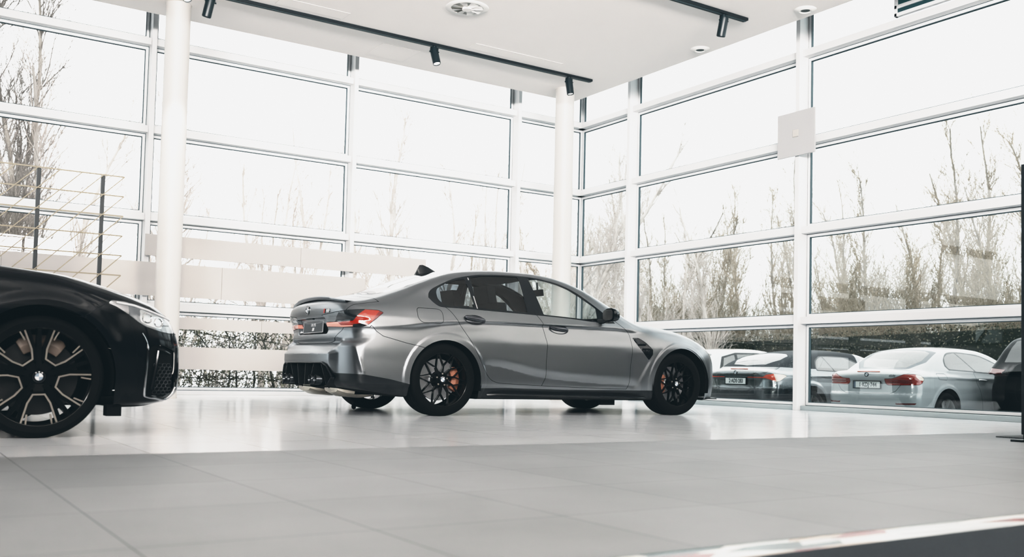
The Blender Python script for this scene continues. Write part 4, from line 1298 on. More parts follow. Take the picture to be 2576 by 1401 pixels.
    rs = MB(); rs.box(.10, .45, -.62, .62, .34, .55); rs.obox((-.02, 0, .80), (.06, 0, 0), (0, .62, 0), (-.08, 0, .28))
    for y in (-.38, .38): rs.obox((-.12, y, 1.12), (.04, 0, 0), (0, .13, 0), (-.02, 0, .07))
    rs.build('rear_seat', M_INT, car, smooth=True, bevel=.04)
    stw = MB(); ring = [np.array((1.55, .37, .90)) + .18 * (math.cos(t) * np.array((0, 1, 0)) + math.sin(t) * np.array((.40, 0, .92))) for t in np.linspace(0, 2 * PI, 33)]
    stw.tube(ring, .014, 8, False); stw.bar((1.55, .20, .90), (1.55, .54, .90), .03, .03); stw.bar((1.55, .37, .90), (1.72, .37, .84), .05)
    stw.build('steering_wheel', M_INT, car, smooth=True)
    rv = MB().obox((1.62, 0, 1.30), (.012, 0, .0), (0, .125, 0), (-.006, 0, .036)); rv.bar((1.63, 0, 1.31), (1.62, 0, 1.42), .02)
    rv.build('rear_view_mirror', M_TRIM, car, bevel=.008)
    return car
CAR_MAIN = build_sedan()
# ================================================================== the other cars
def arch_poly(cx, cz, R, x0, x1):
    pts = [(cx + R * math.cos(t), cz + R * math.sin(t)) for t in np.linspace(-.12, PI + .12, 32)]
    return [(x1, -.1)] + [(min(max(p[0], x0), x1), p[1]) for p in pts] + [(x0, -.1)]

def generic_shell(c):
    W = c['W']; wb = c['wb']
    sz = P2(c.get('sz', [(.10, .945), (.25, .968), (.42, .988), (.55, 1.0), (.70, .998), (.80, .980), (.90, .955), (.98, .92), (1.05, .865), (1.15, .77)]))
    px = P2(c.get('px', [(c['x0'] - .05, .90), (-.62, .965), (0, 1.0), (.5, .985), (wb * .5, .98), (wb - .4, .985), (wb, 1.0), (wb + .42, .955), (c['x1'], .84)]))
    deck, roof = P2(c['deck']), P2(c['roof'])
    rs = np.array(c['roof']); sl = P2([((a[0] + b[0]) / 2, abs((b[1] - a[1]) / (b[0] - a[0]))) for a, b in zip(rs[:-1], rs[1:])])
    gz = P2([(.8, W * 1.0), (.95, W * .935), (1.0, W * .915), (1.15, W * .835), (1.3, W * .745), (1.4, W * .675), (1.5, W * .60), (1.7, W * .45)])
    if 'gz' in c: gz = P2(c['gz'])
    gx = P2(c.get('gx', [(c['x0'], .84), (-.4, .93), (.2, 1), (wb * .55, 1.0), (wb * .8, .95), (wb, .88)]))
    xr, xf, zb = P2(c['xr']), P2(c['xf']), P2(c.get('zb', [(c['x0'], .26), (-.5, .20), (.4, .17), (wb - .4, .17), (wb + .5, .19), (c['x1'], .22)]))
    kd, kr = c.get('kd', .07), c.get('kr', .13)
    ro = c.get('ro', .33)
    cr = c.get('cr', (.16, .165)); rcor = c.get('rcor', .10); fcor = c.get('fcor', .12); rtop = c.get('rtop', .08); rb = c.get('rb', .03)
    fz = c.get('gfloor', .88)
    lines = c.get('lines', [])
    def f(x, a, z):
        a = np.abs(a)
        Y = W * sz(z) * px(x)
        for (cx, cz) in ((0, .335), (wb, .335)):
            r = np.hypot(x - cx, z - cz)
            Y = Y + .007 * (1 - sstep((r - c['Ra'] - .03) / .06))
        for lz, amp, w in lines:
            Y = Y + amp * np.exp(-((z - lz(x)) / w) ** 2)
        low = smax(a - Y, (z - (deck(x) - kd * a * a)) * .98, rtop)
        Rr = xr(z) + cr[0] * (a / W) ** 4
        low = smax(low, Rr - x, rcor)
        Ff = xf(z) - cr[1] * (a / (W * .88)) ** 5 - .01 * (a / .5) ** 2
        low = smax(low, x - Ff, fcor)
        low = smax(low, zb(x) - z, .04)
        gh = smax((a - gz(z) * gx(x)) * .9, (z - (roof(x) - kr * a * a)) / np.sqrt(1 + sl(x) ** 2), .07)
        gh = smax(gh, fz - z, .02)
        return smin(low, gh, rb)
    S = Shell(f, ((c['x0'] - .08, c['x1'] + .08), (-c['h'], W + .06), (.06, c['top'])), c['h'])
    S.deck, S.roof = deck, roof
    XZ = lambda p, amin=.45: (lambda q: (lambda x, a, z: np.maximum(q(x, z), amin - a)))(poly_sd(p))
    S.XZ = XZ
    Ra = c['Ra']
    S.region('void', XZ(arch_poly(0, .335, Ra, -Ra, Ra), .5))
    S.region('void', XZ(arch_poly(wb, .335, Ra, wb - Ra, wb + Ra), .5))
    S.region('underbody', lambda x, a, z: z - (zb(x) + .012))
    return S

XAq = lambda p, zmin: (lambda q: (lambda x, a, z: np.maximum(q(x, a), zmin - z)))(poly_sd(p))
AZq = lambda p, xmax: (lambda q: (lambda x, a, z: np.maximum(q(a, z), x - xmax)))(poly_sd(p))
AZf = lambda p, xmin: (lambda q: (lambda x, a, z: np.maximum(q(a, z), xmin - x)))(poly_sd(p))
def LUq(p, off, xmax=-.2, zmin=.4):
    q = poly_sd(p)
    return lambda x, a, z: np.maximum(q(a + x + off, z), np.maximum(x - xmax, zmin - z))

def wheels_for(car, wb, W, R, Wd, rr, style, rm, spin=0., cal=None, zc=None, lite=True, ca=0):
    out = []
    for x in (0, wb):
        for sg in (-1, 1):
            out.append(make_wheel(car, x, sg * (W - .012 - Wd / 2), zc or R - .002, R, Wd, rr, style, rm, cal, ca, spin=spin, lite=lite))
    for sg in (-1, 1):
        for x in (0, wb):
            wh = MB(); well(wh, x, .335, R + .05, .55, W - .02, sg, .17); wh.build('wheel_house', M_UNDER, car)
    return out

# ------------------------------------------------------------------ black saloon at the left
def build_black_saloon():
    P = mat('gloss black blue paint', (.004, .0055, .0075), .07, metal=.0, spec=.22)
    wb = 3.21
    shoulder = P2([(-1.2, .93), (2.4, .90), (3.2, .865), (3.6, .80)])
    c = dict(W=.950, wb=wb, x0=-1.18, x1=4.10, h=.0135, top=1.54, Ra=.398, rtop=.11, fcor=.13,
             deck=[(-1.2, 1.02), (-.9, 1.09), (-.5, 1.12), (2.0, 1.08), (2.4, 1.045), (2.75, 1.012), (3.02, .988), (3.19, .973), (3.35, .955), (3.52, .922), (3.70, .884), (3.82, .848), (3.91, .808), (3.99, .757), (4.05, .70), (4.12, .60)],
             roof=[(-.95, .90), (-.62, 1.08), (-.2, 1.27), (.3, 1.42), (.8, 1.482), (1.3, 1.49), (1.6, 1.465), (1.95, 1.37), (2.3, 1.18), (2.6, 1.0), (2.9, .80)],
             xr=[(.10, -.75), (.25, -1.05), (.4, -1.14), (.6, -1.16), (.85, -1.14), (1.0, -1.10), (1.1, -1.0)],
             xf=[(.10, 3.80), (.17, 3.93), (.2, 4.03), (.28, 4.088), (.4, 4.092), (.52, 4.085), (.6, 4.068), (.70, 4.035), (.76, 3.985), (.80, 3.91), (.95, 3.5)],
             zb=[(-1.2, .26), (-.5, .20), (.4, .165), (2.9, .165), (3.6, .165), (3.8, .165), (4.0, .185), (4.1, .21)],
             cr=(.16, .20), lines=[(shoulder, .006, .03)],
             px=[(-1.23, .90), (-.62, .965), (0, .995), (.5, .98), (1.6, .975), (2.8, .985), (3.21, 1.0), (3.6, .985), (3.85, .93), (4.1, .85)])
    S = generic_shell(c)
    XZ = S.XZ
    DLO = smooth_poly([(-.28, 1.08), (-.2, 1.20), (.1, 1.33), (.5, 1.405), (1.0, 1.425), (1.45, 1.39), (1.85, 1.27), (2.15, 1.06)], 4, False) + [(2.15, .985), (1.2, 1.0), (-.1, 1.02)]
    S.region('window_trim', XZ(DLO, .5))
    S.region('side_window', XZ(rounded([(.02, 1.06), (.10, 1.27), (.5, 1.37), (.90, 1.395), (.90, 1.04)], .03), .5), ('window_trim',))
    S.region('side_window', XZ(rounded([(1.0, 1.04), (1.0, 1.395), (1.42, 1.36), (1.8, 1.25), (2.0, 1.10), (2.02, 1.02)], .03), .5), ('window_trim',))
    S.region('windshield', XAq([(1.55, -.1), (1.53, .42), (1.95, .56), (2.42, .63), (2.50, .4), (2.55, -.1)], 1.02))
    S.region('rear_window', XAq([(-.62, -.1), (-.55, .5), (.1, .56), (.22, .4), (.25, -.1)], 1.08))
    HOOD = [(2.42, -.1), (2.40, .5), (2.38, .80), (2.85, .872), (3.2, .858), (3.45, .835), (3.60, .80), (3.80, .62), (3.92, .35), (3.95, -.1)]
    S.region('hood', XAq(HOOD, .72), ('body',), .0022)
    LAMP = rounded([(3.548, .762), (3.570, .783), (3.652, .781), (3.75, .764), (3.84, .736), (3.94, .712), (4.02, .69), (4.05, .612), (3.94, .606), (3.876, .613), (3.776, .638), (3.727, .662), (3.672, .700), (3.60, .742)], .010)
    S.region('headlight', XZ(LAMP, .30), ('body', 'hood'), .0022)
    S.region('lamp_dark', XZ([(3.50, .79), (3.67, .79), (3.67, .60), (3.50, .60)], .3), ('headlight',), 0)
    S.region('lamp_bright', XZ(rounded([(3.74, .742), (3.84, .715), (3.885, .70), (3.885, .628), (3.80, .645), (3.74, .668)], .015), .3), ('headlight',), 0)
    # upright corner intake
    S.region('corner_intake', XZ(rounded([(3.802, .520), (3.795, .245), (3.81, .233), (3.94, .218), (3.985, .28), (3.985, .50), (3.90, .530), (3.85, .535)], .02), .55), ('body',), 0)
    S.region('bumper', XZ([(3.43, .685), (3.552, .770), (3.60, .742), (3.672, .700), (3.727, .662), (3.776, .638), (3.876, .613), (4.2, .60), (4.2, .1), (3.4, .1)], .0), ('body',), .0020)
    S.region('grille', AZf(rounded([(.03, .74), (.30, .72), (.34, .55), (.30, .36), (.05, .34)], .04), 3.9), ('body', 'bumper', 'hood'), 0)
    S.region('front_door', XZ([(1.30, 1.0), (1.30, .30), (2.35, .28), (2.47, .60), (2.42, .95), (2.15, .985)], .6), ('body',), .002)
    S.finish()
    car = empty('car', (-9.955 - wb, -7.355, 0)); tag(car, 'glossy black saloon with silver and black five spoke wheels cut off at the left edge', 'car')
    for nm in ('body', 'hood', 'bumper'): S.part(nm, P, car, 'B')
    S.part('seam', M_SEAM, car, 'B', obj='panel_gap'); S.part('underbody', M_UNDER, car, 'B')
    S.part('grille', M_TRIM, car, 'B', push=-.006)
    gl = glass_mat('dark saloon glass', (.18, .2, .2), 1.0, .02)
    S.part('windshield', gl, car, 'B'); S.part('rear_window', gl, car, 'B')
    M_CHR2 = mat('polished dark chrome', (.42, .43, .44), .10, metal=1.)
    for sd, sg in (('R', -1), ('L', 1)):
        S.part('window_trim', M_TRIM, car, sd); d = S.part('front_door', P, car, sd); S.part('side_window', gl, car, sd)
        hl = S.part('headlight', mat('headlamp glass', (.10, .11, .12), .06, metal=.2, coat=1), car, sd)
        S.part('lamp_dark', mat('headlamp inner chrome', (.30, .31, .32), .12, metal=.9, coat=1), hl, sd, obj='lamp_reflector')
        S.part('lamp_bright', mat('headlamp projector', (.50, .53, .54), .18, metal=.7, coat=1), hl, sd, obj='lamp_projector')
        iv = S.part('corner_intake', M_UNDER, car, sd, push=-.012)
        # bright light signature bar and lens rims inside the lamp
        tb = MB()
        def on(x, z, off=.004):
            p, n = S.at_side(x, z); return np.array((p[0] + n[0] * off, sg * (p[1] + n[1] * off), p[2] + n[2] * off))
        tb.tube([on(x, z) for x, z in ((3.60, .768), (3.70, .757), (3.80, .733), (3.90, .705), (3.96, .69))], .006, 6)
        tb.build('light_strip', M_LOGOW, hl, smooth=True)
        for cx, cz, r in ((3.785, .690, .030), (3.862, .668, .028)):
            rg = MB(); rg.tube([on(cx + r * math.cos(t), cz + r * .95 * math.sin(t), .003) for t in np.linspace(0, 2 * PI, 17)], .004, 6, False); rg.build('lamp_ring', M_CHROME, hl, smooth=True)
        # chrome surround
        fr = MB(); pth = [(3.752, .600), (3.775, .565), (3.788, .52), (3.786, .40), (3.780, .255), (3.795, .230), (3.86, .218), (3.93, .208), (3.975, .235), (4.0, .28)]
        fr.tube([on(x, z, .001) for x, z in smooth_poly(pth, 4, False)], [.004] * 8 + [.0085] * (len(smooth_poly(pth, 4, False)) - 8), 8)
        fr.build('intake_surround', M_CHR2, car, smooth=True)
        bl = MB(); bl.tube([on(x, z, .004) for x, z in ((3.86, .50), (3.848, .40), (3.825, .27))], [.010, .012, .012], 8); bl.tube([on(x, z, .004) for x, z in ((3.85, .508), (3.885, .505), (3.94, .482))], .007, 6); bl.build('intake_blade', P, iv, smooth=True)
        hx = MB(); a_ = .018
        for r_ in range(9):
            for q in range(5):
                z0 = .415 - r_ * .0205; x0 = 3.852 + q * .030 + (.015 if r_ % 2 else 0)
                if x0 > 3.965 or x0 < 3.83 + (.415 - z0) * -.12: continue
                hx.tube([on(x0 + u, z0 + v, -.004) for u, v in ((-.010, .010), (.010, .010), (.015, 0), (.010, -.010), (-.010, -.010), (-.015, 0), (-.010, .010))], .0016, 4, False)
        hx.build('honeycomb_mesh', mat('dark grille mesh', (.05, .055, .06), .3, metal=.6), iv)
        fl = MB().box(3.58, 3.66, sg * .80 - .05, sg * .80 + .05, .115, .18); fl.build('air_flap', M_UNDER, car)
    wheels_for(car, wb, .948, .338, .25, .281, 'upocket', M_RIMBLK, spin=-PI / 2 - .03, cal=mat('grey brake caliper', (.16, .13, .11), .4), zc=.336, lite=False, ca=PI * .52)
    un = MB(); un.box(-.9, 3.6, -.56, .56, .18, .26); un.box(.45, 2.75, -.85, .85, .17, .24); un.build('floor_pan', M_UNDER, car)
    S.part('body', M_INT, car, 'B', obj='door_lining', push=-.04, labels=['front_door'])
    return car
build_black_saloon()

# ------------------------------------------------------------------ convertibles outside
def gz_at(y): return -.405 - .0227 * (y + 2.64)
def convertible(pos, yaw, label, dark, scl=1.):
    wb = 2.81 if not dark else 2.85
    line = P2([(-1, .905), (0, .912), (.87, .884), (1.4, .858), (2.8, .80)])
    c = dict(W=.915, wb=wb, x0=-1.02, x1=3.62, h=.022, top=1.53, Ra=.385, kr=.11, cr=(.17, .165), rcor=.11, rtop=.09, lines=[(line, .007, .022)],
             deck=[(-1.05, .965), (-.85, 1.0), (-.5, 1.03), (0, 1.03), (1.8, 1.0), (2.2, .965), (2.7, .92), (3.1, .84), (3.4, .73), (3.65, .6)],
             roof=[(-.85, .80), (-.50, 1.04), (-.15, 1.24), (.15, 1.37), (.5, 1.425), (.9, 1.442), (1.3, 1.425), (1.6, 1.372), (1.9, 1.27), (2.2, 1.11), (2.4, .99), (2.7, .75)],
             xr=[(.10, -.70), (.22, -.84), (.30, -.90), (.42, -.925), (.55, -.94), (.60, -.935), (.625, -.915), (.70, -.91), (.80, -.905), (.85, -.925), (.92, -.93), (.98, -.90), (1.02, -.80)],
             xf=[(.10, 3.4), (.3, 3.55), (.6, 3.55), (.75, 3.45), (.9, 3.1)])
    if dark:
        c['roof'] = [(-.95, .80), (-.72, 1.03), (-.45, 1.18), (-.12, 1.29), (.44, 1.36), (.95, 1.382), (1.4, 1.352), (1.75, 1.26), (2.1, 1.09), (2.35, .96), (2.7, .7)]
        c['deck'] = [(-1.1, .97), (-.9, 1.0), (-.5, 1.01), (0, 1.0), (1.8, .98), (2.2, .95), (2.7, .90), (3.1, .83), (3.4, .73), (3.7, .6)]
        c['xr'] = [(.10, -.75), (.22, -.88), (.30, -.95), (.42, -.98), (.60, -.97), (.70, -.95), (.80, -.945), (.86, -.96), (.93, -.965), (.98, -.94), (1.03, -.82)]
        c['x0'] = -1.06; c['x1'] = 3.7
    S = generic_shell(c); XZ = S.XZ
    if not dark:
        DLO = smooth_poly([(.071, 1.09), (.11, 1.20), (.282, 1.312), (.555, 1.345), (.921, 1.332), (1.282, 1.30), (1.746, 1.151), (2.02, .985)], 4, False) + [(1.59, .984), (.922, 1.005), (.141, 1.022)]
        S.region('window_trim', XZ(DLO, .45))
        S.region('quarter_window', XZ(rounded([(.105, 1.10), (.16, 1.235), (.30, 1.295), (.535, 1.325), (.90, 1.022), (.16, 1.045)], .04), .45), ('window_trim',))
        S.region('side_window', XZ(rounded([(.575, 1.325), (.92, 1.315), (1.27, 1.282), (1.73, 1.137), (1.93, 1.0), (1.59, 1.0), (.945, 1.02)], .02), .45), ('window_trim',))
        BK = [(-.62, -.1), (-.52, .45), (-.24, .655), (.135, .610), (.20, .4), (.22, -.1)]
        BKi = [(-.54, -.1), (-.44, .42), (-.22, .555), (.05, .53), (.12, .4), (.14, -.1)]
    else:
        DLO = smooth_poly([(.163, 1.04), (.20, 1.15), (.284, 1.218), (.438, 1.256), (1.007, 1.249), (1.38, 1.12), (1.62, .985)], 4, False) + [(.66, .975), (.179, .985)]
        S.region('window_trim', XZ(DLO, .45))
        S.region('quarter_window', XZ(rounded([(.185, 1.05), (.225, 1.15), (.30, 1.205), (.425, 1.243), (.615, .995), (.20, 1.0)], .03), .45), ('window_trim',))
        S.region('side_window', XZ(rounded([(.45, 1.243), (1.0, 1.236), (1.37, 1.108), (1.55, .995), (.64, .992)], .02), .45), ('window_trim',))
        BK = [(-.70, -.1), (-.62, .40), (-.42, .54), (-.22, .53), (-.12, .40), (-.10, -.1)]
        BKi = BK
    S.region('rear_window_frame', XAq(BK, 1.02), ('body',))
    S.region('rear_window', XAq(BKi, 1.02), ('rear_window_frame',))
    S.region('windshield', XAq([(1.42, -.1), (1.40, .40), (1.55, .52), (2.10, .64), (2.30, .4), (2.33, -.1)], 1.0))
    if dark:
        S.region('soft_top', lambda x, a, z: np.maximum(np.maximum(1.015 + .02 * np.clip((.2 - x), 0, 1) - z, x - 1.32), -.86 - x), ('body',))
    # lamps, lid, plate area
    if not dark:
        L = rounded([(.343, .858), (.50, .866), (.62, .905), (.735, .940), (.93, .942), (1.10, .925), (1.19, .868), (1.12, .79), (1.05, .768), (.419, .752), (.38, .78)], .015)
        S.region('tail_light', LUq(L, .93), ('body',), .003)
        S.region('tail_amber', LUq([(.98, .97), (.98, .90), (1.07, .845), (1.3, .83), (1.3, .97)], .93), ('tail_light',))
        LID = [(-.1, .605), (.43, .612), (.53, .66), (.60, .745), (.66, .90), (.72, .97), (.72, 1.2), (-.1, 1.2)]
    else:
        L = rounded([(.30, .852), (.69, .856), (.75, .895), (.95, .915), (1.18, .905), (1.26, .880), (1.10, .790), (1.02, .775), (.90, .800), (.74, .832), (.30, .838)], .012)
        S.region('tail_light', LUq(L, .97), ('body',), .003)
        S.region('tail_amber', LUq([(.93, .93), (1.0, .80), (1.0, .77), (1.3, .77), (1.3, .93)], .97), ('tail_light',))
        LID = [(-.1, .64), (.42, .645), (.52, .68), (.60, .77), (.66, .90), (.72, .97), (.72, 1.2), (-.1, 1.2)]
        S.region('lower_bumper', lambda x, a, z: np.maximum(np.maximum(z - .66 - .25 * np.clip(a - .62, 0, .4) * 0, x + .42), -.0 - z), ('body',))
    q = poly_sd(LID)
    S.region('trunk_lid', lambda x, a, z: np.maximum(q(a, z), x + .55), ('body', 'lower_bumper'), .003)
    S.region('door', XZ(smooth_poly([(.85, 1.0), (.875, .90), (.90, .81), (.985, .66), (1.05, .45), (1.08, .28)], 3, False) + [(2.25, .26), (2.32, .6), (2.28, .85), (2.05, .985)], .6), ('body',), .003)
    S.region('fuel_flap', XZ(rounded([(-.24, .965), (.0, .962), (.02, .86), (-.22, .865)], .03), .6), ('body',), .003)
    if not dark: S.region('reflector', AZq(rounded([(.53, .462), (.84, .472), (.82, .445), (.55, .438)], .008), -.3), ('body',))
    S.finish()
    car = empty('car', (pos[0], pos[1], gz_at(pos[1])), math.radians(yaw)); car.scale = (scl,) * 3; tag(car, label, 'car', None)
    P = mat('silver white paint', (.34, .355, .365), .28, metal=.15, coat=.6) if not dark else mat('dark mineral grey paint', (.20, .215, .225), .14, metal=.65, coat=1)
    gl = glass_mat('parked car glass', (.30, .33, .34), 1.2, .10)
    S.part('body', P, car, 'B'); S.part('seam', M_SEAM, car, 'B', obj='panel_gap'); S.part('underbody', M_UNDER, car, 'B')
    if dark: S.part('soft_top', mat('charcoal canvas', (.030, .034, .038), .85, noise=(80, .2)), car, 'B'); S.part('lower_bumper', mat('dark lower bumper', (.02, .024, .028), .25, coat=.5), car, 'B')
    lid = S.part('trunk_lid', P if not dark else mat('dark boot paint', (.07, .08, .085), .14, metal=.5, coat=1), car, 'B')
    S.part('rear_window_frame', mat('grey glass border', (.13, .14, .15), .45) if not dark else M_TRIM, car, 'B'); S.part('rear_window', gl, car, 'B'); S.part('windshield', gl, car, 'B')
    if not dark: S.part('reflector', M_REDDK, car, 'B')
    for sd, sg in (('R', -1), ('L', 1)):
        S.part('window_trim', M_TRIM, car, sd); S.part('quarter_window', gl, car, sd); d = S.part('door', P, car, sd); S.part('side_window', gl, d, sd)
        if sd == 'R': S.part('fuel_flap', P, car, sd)
        else: S.part('fuel_flap', P, car, sd, obj='body_panel')
        tl = S.part('tail_light', M_RED if not dark else mat('slim smoked red lamp', (.55, .07, .03), .12, coat=1), car, sd); S.part('tail_amber', mat('pale lamp lens', (.75, .66, .58), .12, coat=1), tl, sd, obj='indicator_lens')
        p, n = S.at_side(1.05, .875)
        hb = MB().tube([(.95, sg * (p[1] + .0), .875), (.98, sg * (p[1] + .03), .873), (1.13, sg * (p[1] + .03), .868), (1.16, sg * (p[1] + .0), .866)], .013, 8); hb.build('handle', M_CHROME if not dark else P, d, smooth=True)
        p, n = S.at_side(1.80, .96)
        mm = MB(); mm.lathe([(.001, -.07), (.05, -.06), (.075, -.01), (.07, .05), (.04, .09), (.001, .10)], 16, 'x', (1.86, sg * (p[1] + .12), 1.02)); mm.tube([(1.80, sg * p[1], .96), (1.85, sg * (p[1] + .09), .99)], .022, 8)
        mm.build('mirror', P if not dark else M_TRIM, car, smooth=True)
        if not dark:
            tb = MB()
            for zz in (.800, .835):
                tb.tube([q_ for q_ in [S.at_dir((-.3, sg * a_, zz), (-1, 0, 0))[0] + np.array((-.002, 0, 0)) for a_ in np.linspace(.42, .78, 8)]], .007, 6)
            tb.build('lamp_bar', M_REDDK, tl, smooth=True)
    wheels_for(car, wb, .912, .325, .23, .235, 'turbine' if not dark else 'v5', mat('silver alloy', (.42, .42, .42), .3, metal=.85), spin=.2)
    # emblem, model number, plate, brake lamp
    def onlid(y, z): return S.at_dir((-.4, y, z), (-1, 0, 0))
    p, n = onlid(0, .925)
    roundel('emblem', .041, lid, frame_mat(p + n * .003, (0, -1, 0), (0, 0, 1)))
    p, n = onlid(-.47, .905)
    fx = Vector((n[1], -n[0], 0)).normalized(); fx = fx if fx.y < 0 else -fx
    text_mesh('420i', .058, 'badge', M_CHROME if dark else mat('grey badge metal', (.20, .21, .22), .25, metal=.6), lid, frame_mat(p + n * .004, fx, (0, 0, 1)), .002, .3, .0022, 1.1)
    zc = .775 if dark else .755
    xs = min(onlid(y, z)[0][0] for y in (0, .25) for z in (zc - .05, zc + .05)) - .012
    M = frame_mat((xs, 0, zc), (0, -1, 0), (0, 0, 1))
    pl = MB().box(-.26, .26, -.055, .055, -.006, .002).build('number_plate', mat('white number plate', (.66, .68, .68), .35), lid, bevel=.002); pl.data.transform(M)
    fr = MB()
    for a in ((-.272, .272, -.066, -.053), (-.272, .272, .053, .066), (-.272, -.258, -.066, .066), (.258, .272, -.066, .066)): fr.box(*a, -.008, .005)
    o = fr.build('plate_frame', M_TRIM, pl); o.data.transform(M)
    if not dark:
        e = MB().box(-.258, -.218, -.053, .053, .002, .003).build('plate_band', mat('blue grey plate band', (.10, .13, .17), .4), pl); e.data.transform(M)
    tx = '2·ADS·283' if dark else '1·KDJ·744'
    ink = mat('plate ink', (.035, .035, .04), .5)
    text_mesh(tx, .098, 'lettering', ink, pl, M @ Matrix.Translation((.012 if dark else .02, .0, .003)), .0008, 0, .003, 1.05, .80)
    st = [S.at_dir((-.7, y, .9), (0, 0, 1))[0] + np.array((0, 0, .006)) for y in np.linspace(-.22, .22, 9)]
    hb = MB(); hb.tube([(-.885 - .0 + .02 * (abs(y) / .3) ** 2, y, float(S.at_dir((-.87, y, .9), (0, 0, 1))[0][2]) + .004) for y in np.linspace(-.22, .22, 9)], .007, 6)
    hb.build('brake_light', mat('orange red strip lens', (.60, .13, .06), .2), lid, smooth=True)
    un = MB().box(-.6, wb + .3, -.6, .6, .20, .30); un.build('floor_pan', M_UNDER, car)
    for y in (-.37, .37): seat(car, 1.15, y, M_INT)
    return car
convertible((3.80, -3.94), 1.0, 'white hardtop convertible with red tail lights parked outside the right glass wall', False, .97)
convertible((3.66, -1.33), -3.0, 'dark grey convertible with black canvas roof parked outside, beyond the white one', True, 1.03)

def hatch(pos, yaw, label, paint, lampm, roofm=None, h=.03):
    wb = 2.70
    c = dict(W=.91, wb=wb, x0=-.92, x1=3.55, h=h, top=1.72, Ra=.38, kr=.10, kd=.05, cr=(.16, .16), rcor=.12, gfloor=.90, rb=.04,
             deck=[(-1.0, 1.0), (-.6, 1.05), (1.7, 1.04), (2.0, 1.02), (2.5, .97), (3.0, .89), (3.4, .76), (3.6, .6)],
             roof=[(-1.10, .85), (-.86, 1.10), (-.66, 1.38), (-.45, 1.53), (0, 1.59), (.6, 1.61), (1.1, 1.57), (1.45, 1.47), (1.8, 1.26), (2.15, 1.03), (2.5, .8)],
             xr=[(.10, -.7), (.25, -.84), (.45, -.90), (.62, -.90), (.8, -.86), (.95, -.85), (1.05, -.84), (1.1, -.80)],
             xf=[(.10, 3.3), (.3, 3.5), (.6, 3.5), (.75, 3.42), (.9, 3.1)],
             gz=[(.8, .91), (1.0, .87), (1.15, .80), (1.3, .745), (1.45, .69), (1.6, .60), (1.75, .5)], gx=[(-1, .90), (-.3, .97), (.3, 1), (1.5, .98), (2.2, .9), (2.7, .85)])
    S = generic_shell(c); XZ = S.XZ
    DLO = [(-.55, 1.12), (-.42, 1.40), (0, 1.50), (.7, 1.51), (1.2, 1.45), (1.55, 1.30), (1.9, 1.03), (1.0, 1.02), (-.4, 1.06)]
    S.region('window_trim', XZ(DLO, .45))
    S.region('side_window', XZ([(-.45, 1.13), (-.36, 1.37), (-.05, 1.45), (-.05, 1.10)], .45), ('window_trim',))
    S.region('side_window', XZ([(.03, 1.10), (.03, 1.46), (.72, 1.48), (.72, 1.07)], .45), ('window_trim',))
    S.region('side_window', XZ([(.80, 1.07), (.80, 1.475), (1.18, 1.42), (1.50, 1.28), (1.75, 1.07)], .45), ('window_trim',))
    S.region('rear_window', XAq([(-.90, -.1), (-.86, .58), (-.55, .52), (-.52, -.1)], 1.10))
    S.region('windshield', XAq([(1.25, -.1), (1.22, .5), (1.95, .64), (2.1, .4), (2.13, -.1)], 1.06))
    S.region('tail_light', LUq(rounded([(.42, .98), (.9, 1.02), (1.16, 1.01), (1.10, .90), (.9, .86), (.42, .90)], .02), .88), ('body',), .004)
    S.region('trunk_lid', AZq([(-.1, .60), (.62, .62), (.72, .80), (.74, 1.08), (-.1, 1.08)], -.5), ('body',), .004)
    if roofm: S.region('roof_panel', lambda x, a, z: np.maximum(1.47 - z, np.maximum(x - 1.2, -.7 - x)), ('body',))
    S.region('front_door', XZ([(.76, 1.04), (.76, .30), (1.85, .28), (1.95, .6), (1.9, 1.0)], .6), ('body',), .004)
    S.finish()
    car = empty('car', (pos[0], pos[1], gz_at(pos[1])), math.radians(yaw)); tag(car, label, 'car')
    gl = glass_mat('parked car glass', (.30, .33, .34), 1.2, .10) if roofm else glass_mat('dark suv glass', (.10, .12, .12), 1.2, .03)
    for nm, m_ in (('body', paint), ('underbody', M_UNDER), ('rear_window', gl), ('windshield', gl), ('trunk_lid', paint)): S.part(nm, m_, car, 'B')
    S.part('seam', M_SEAM, car, 'B', obj='panel_gap')
    if roofm: S.part('roof_panel', roofm, car, 'B')
    for sd in 'RL':
        S.part('window_trim', M_TRIM, car, sd); S.part('side_window', gl, car, sd); S.part('tail_light', lampm, car, sd); S.part('front_door', paint, car, sd)
    wheels_for(car, wb, .905, .34, .23, .235, 'five', mat('silver alloy', (.42, .42, .42), .3, metal=.85))
    MB().box(-.6, wb + .3, -.6, .6, .22, .32).build('floor_pan', M_UNDER, car)
    rr_ = MB()
    for sg in (-1, 1): rr_.tube([(-.35, sg * .62, 1.55), (-.3, sg * .62, 1.60), (1.0, sg * .62, 1.60), (1.1, sg * .62, 1.55)], .015, 6)
    return car
hatch((5.42, -5.88), 0, 'black estate with a dark red tail light parked outside at the far right', mat('black estate paint', (.004, .005, .006), .30, spec=.2), M_REDDK)
hatch((5.6, 2.2), -3, 'white car with a pale roof parked behind the grey convertible', mat('pale silver paint', (.50, .53, .55), .2, metal=.3, coat=1), M_RED, mat('white roof paint', (.55, .55, .55), .3, coat=1))
# ================================================================== outside: ground, hedges, bare trees, shrubs
def gz_at(y): return -.405 - .0227 * (y + 2.64)
g = MB().add([(-70, -30, gz_at(-30)), (90, -30, gz_at(-30)), (90, 80, gz_at(80)), (-70, 80, gz_at(80))], [(0, 1, 2, 3)])
gm = mat('damp grey asphalt', (.16, .19, .19), .6, noise=(.6, .2))
struct(g.build('ground', gm))

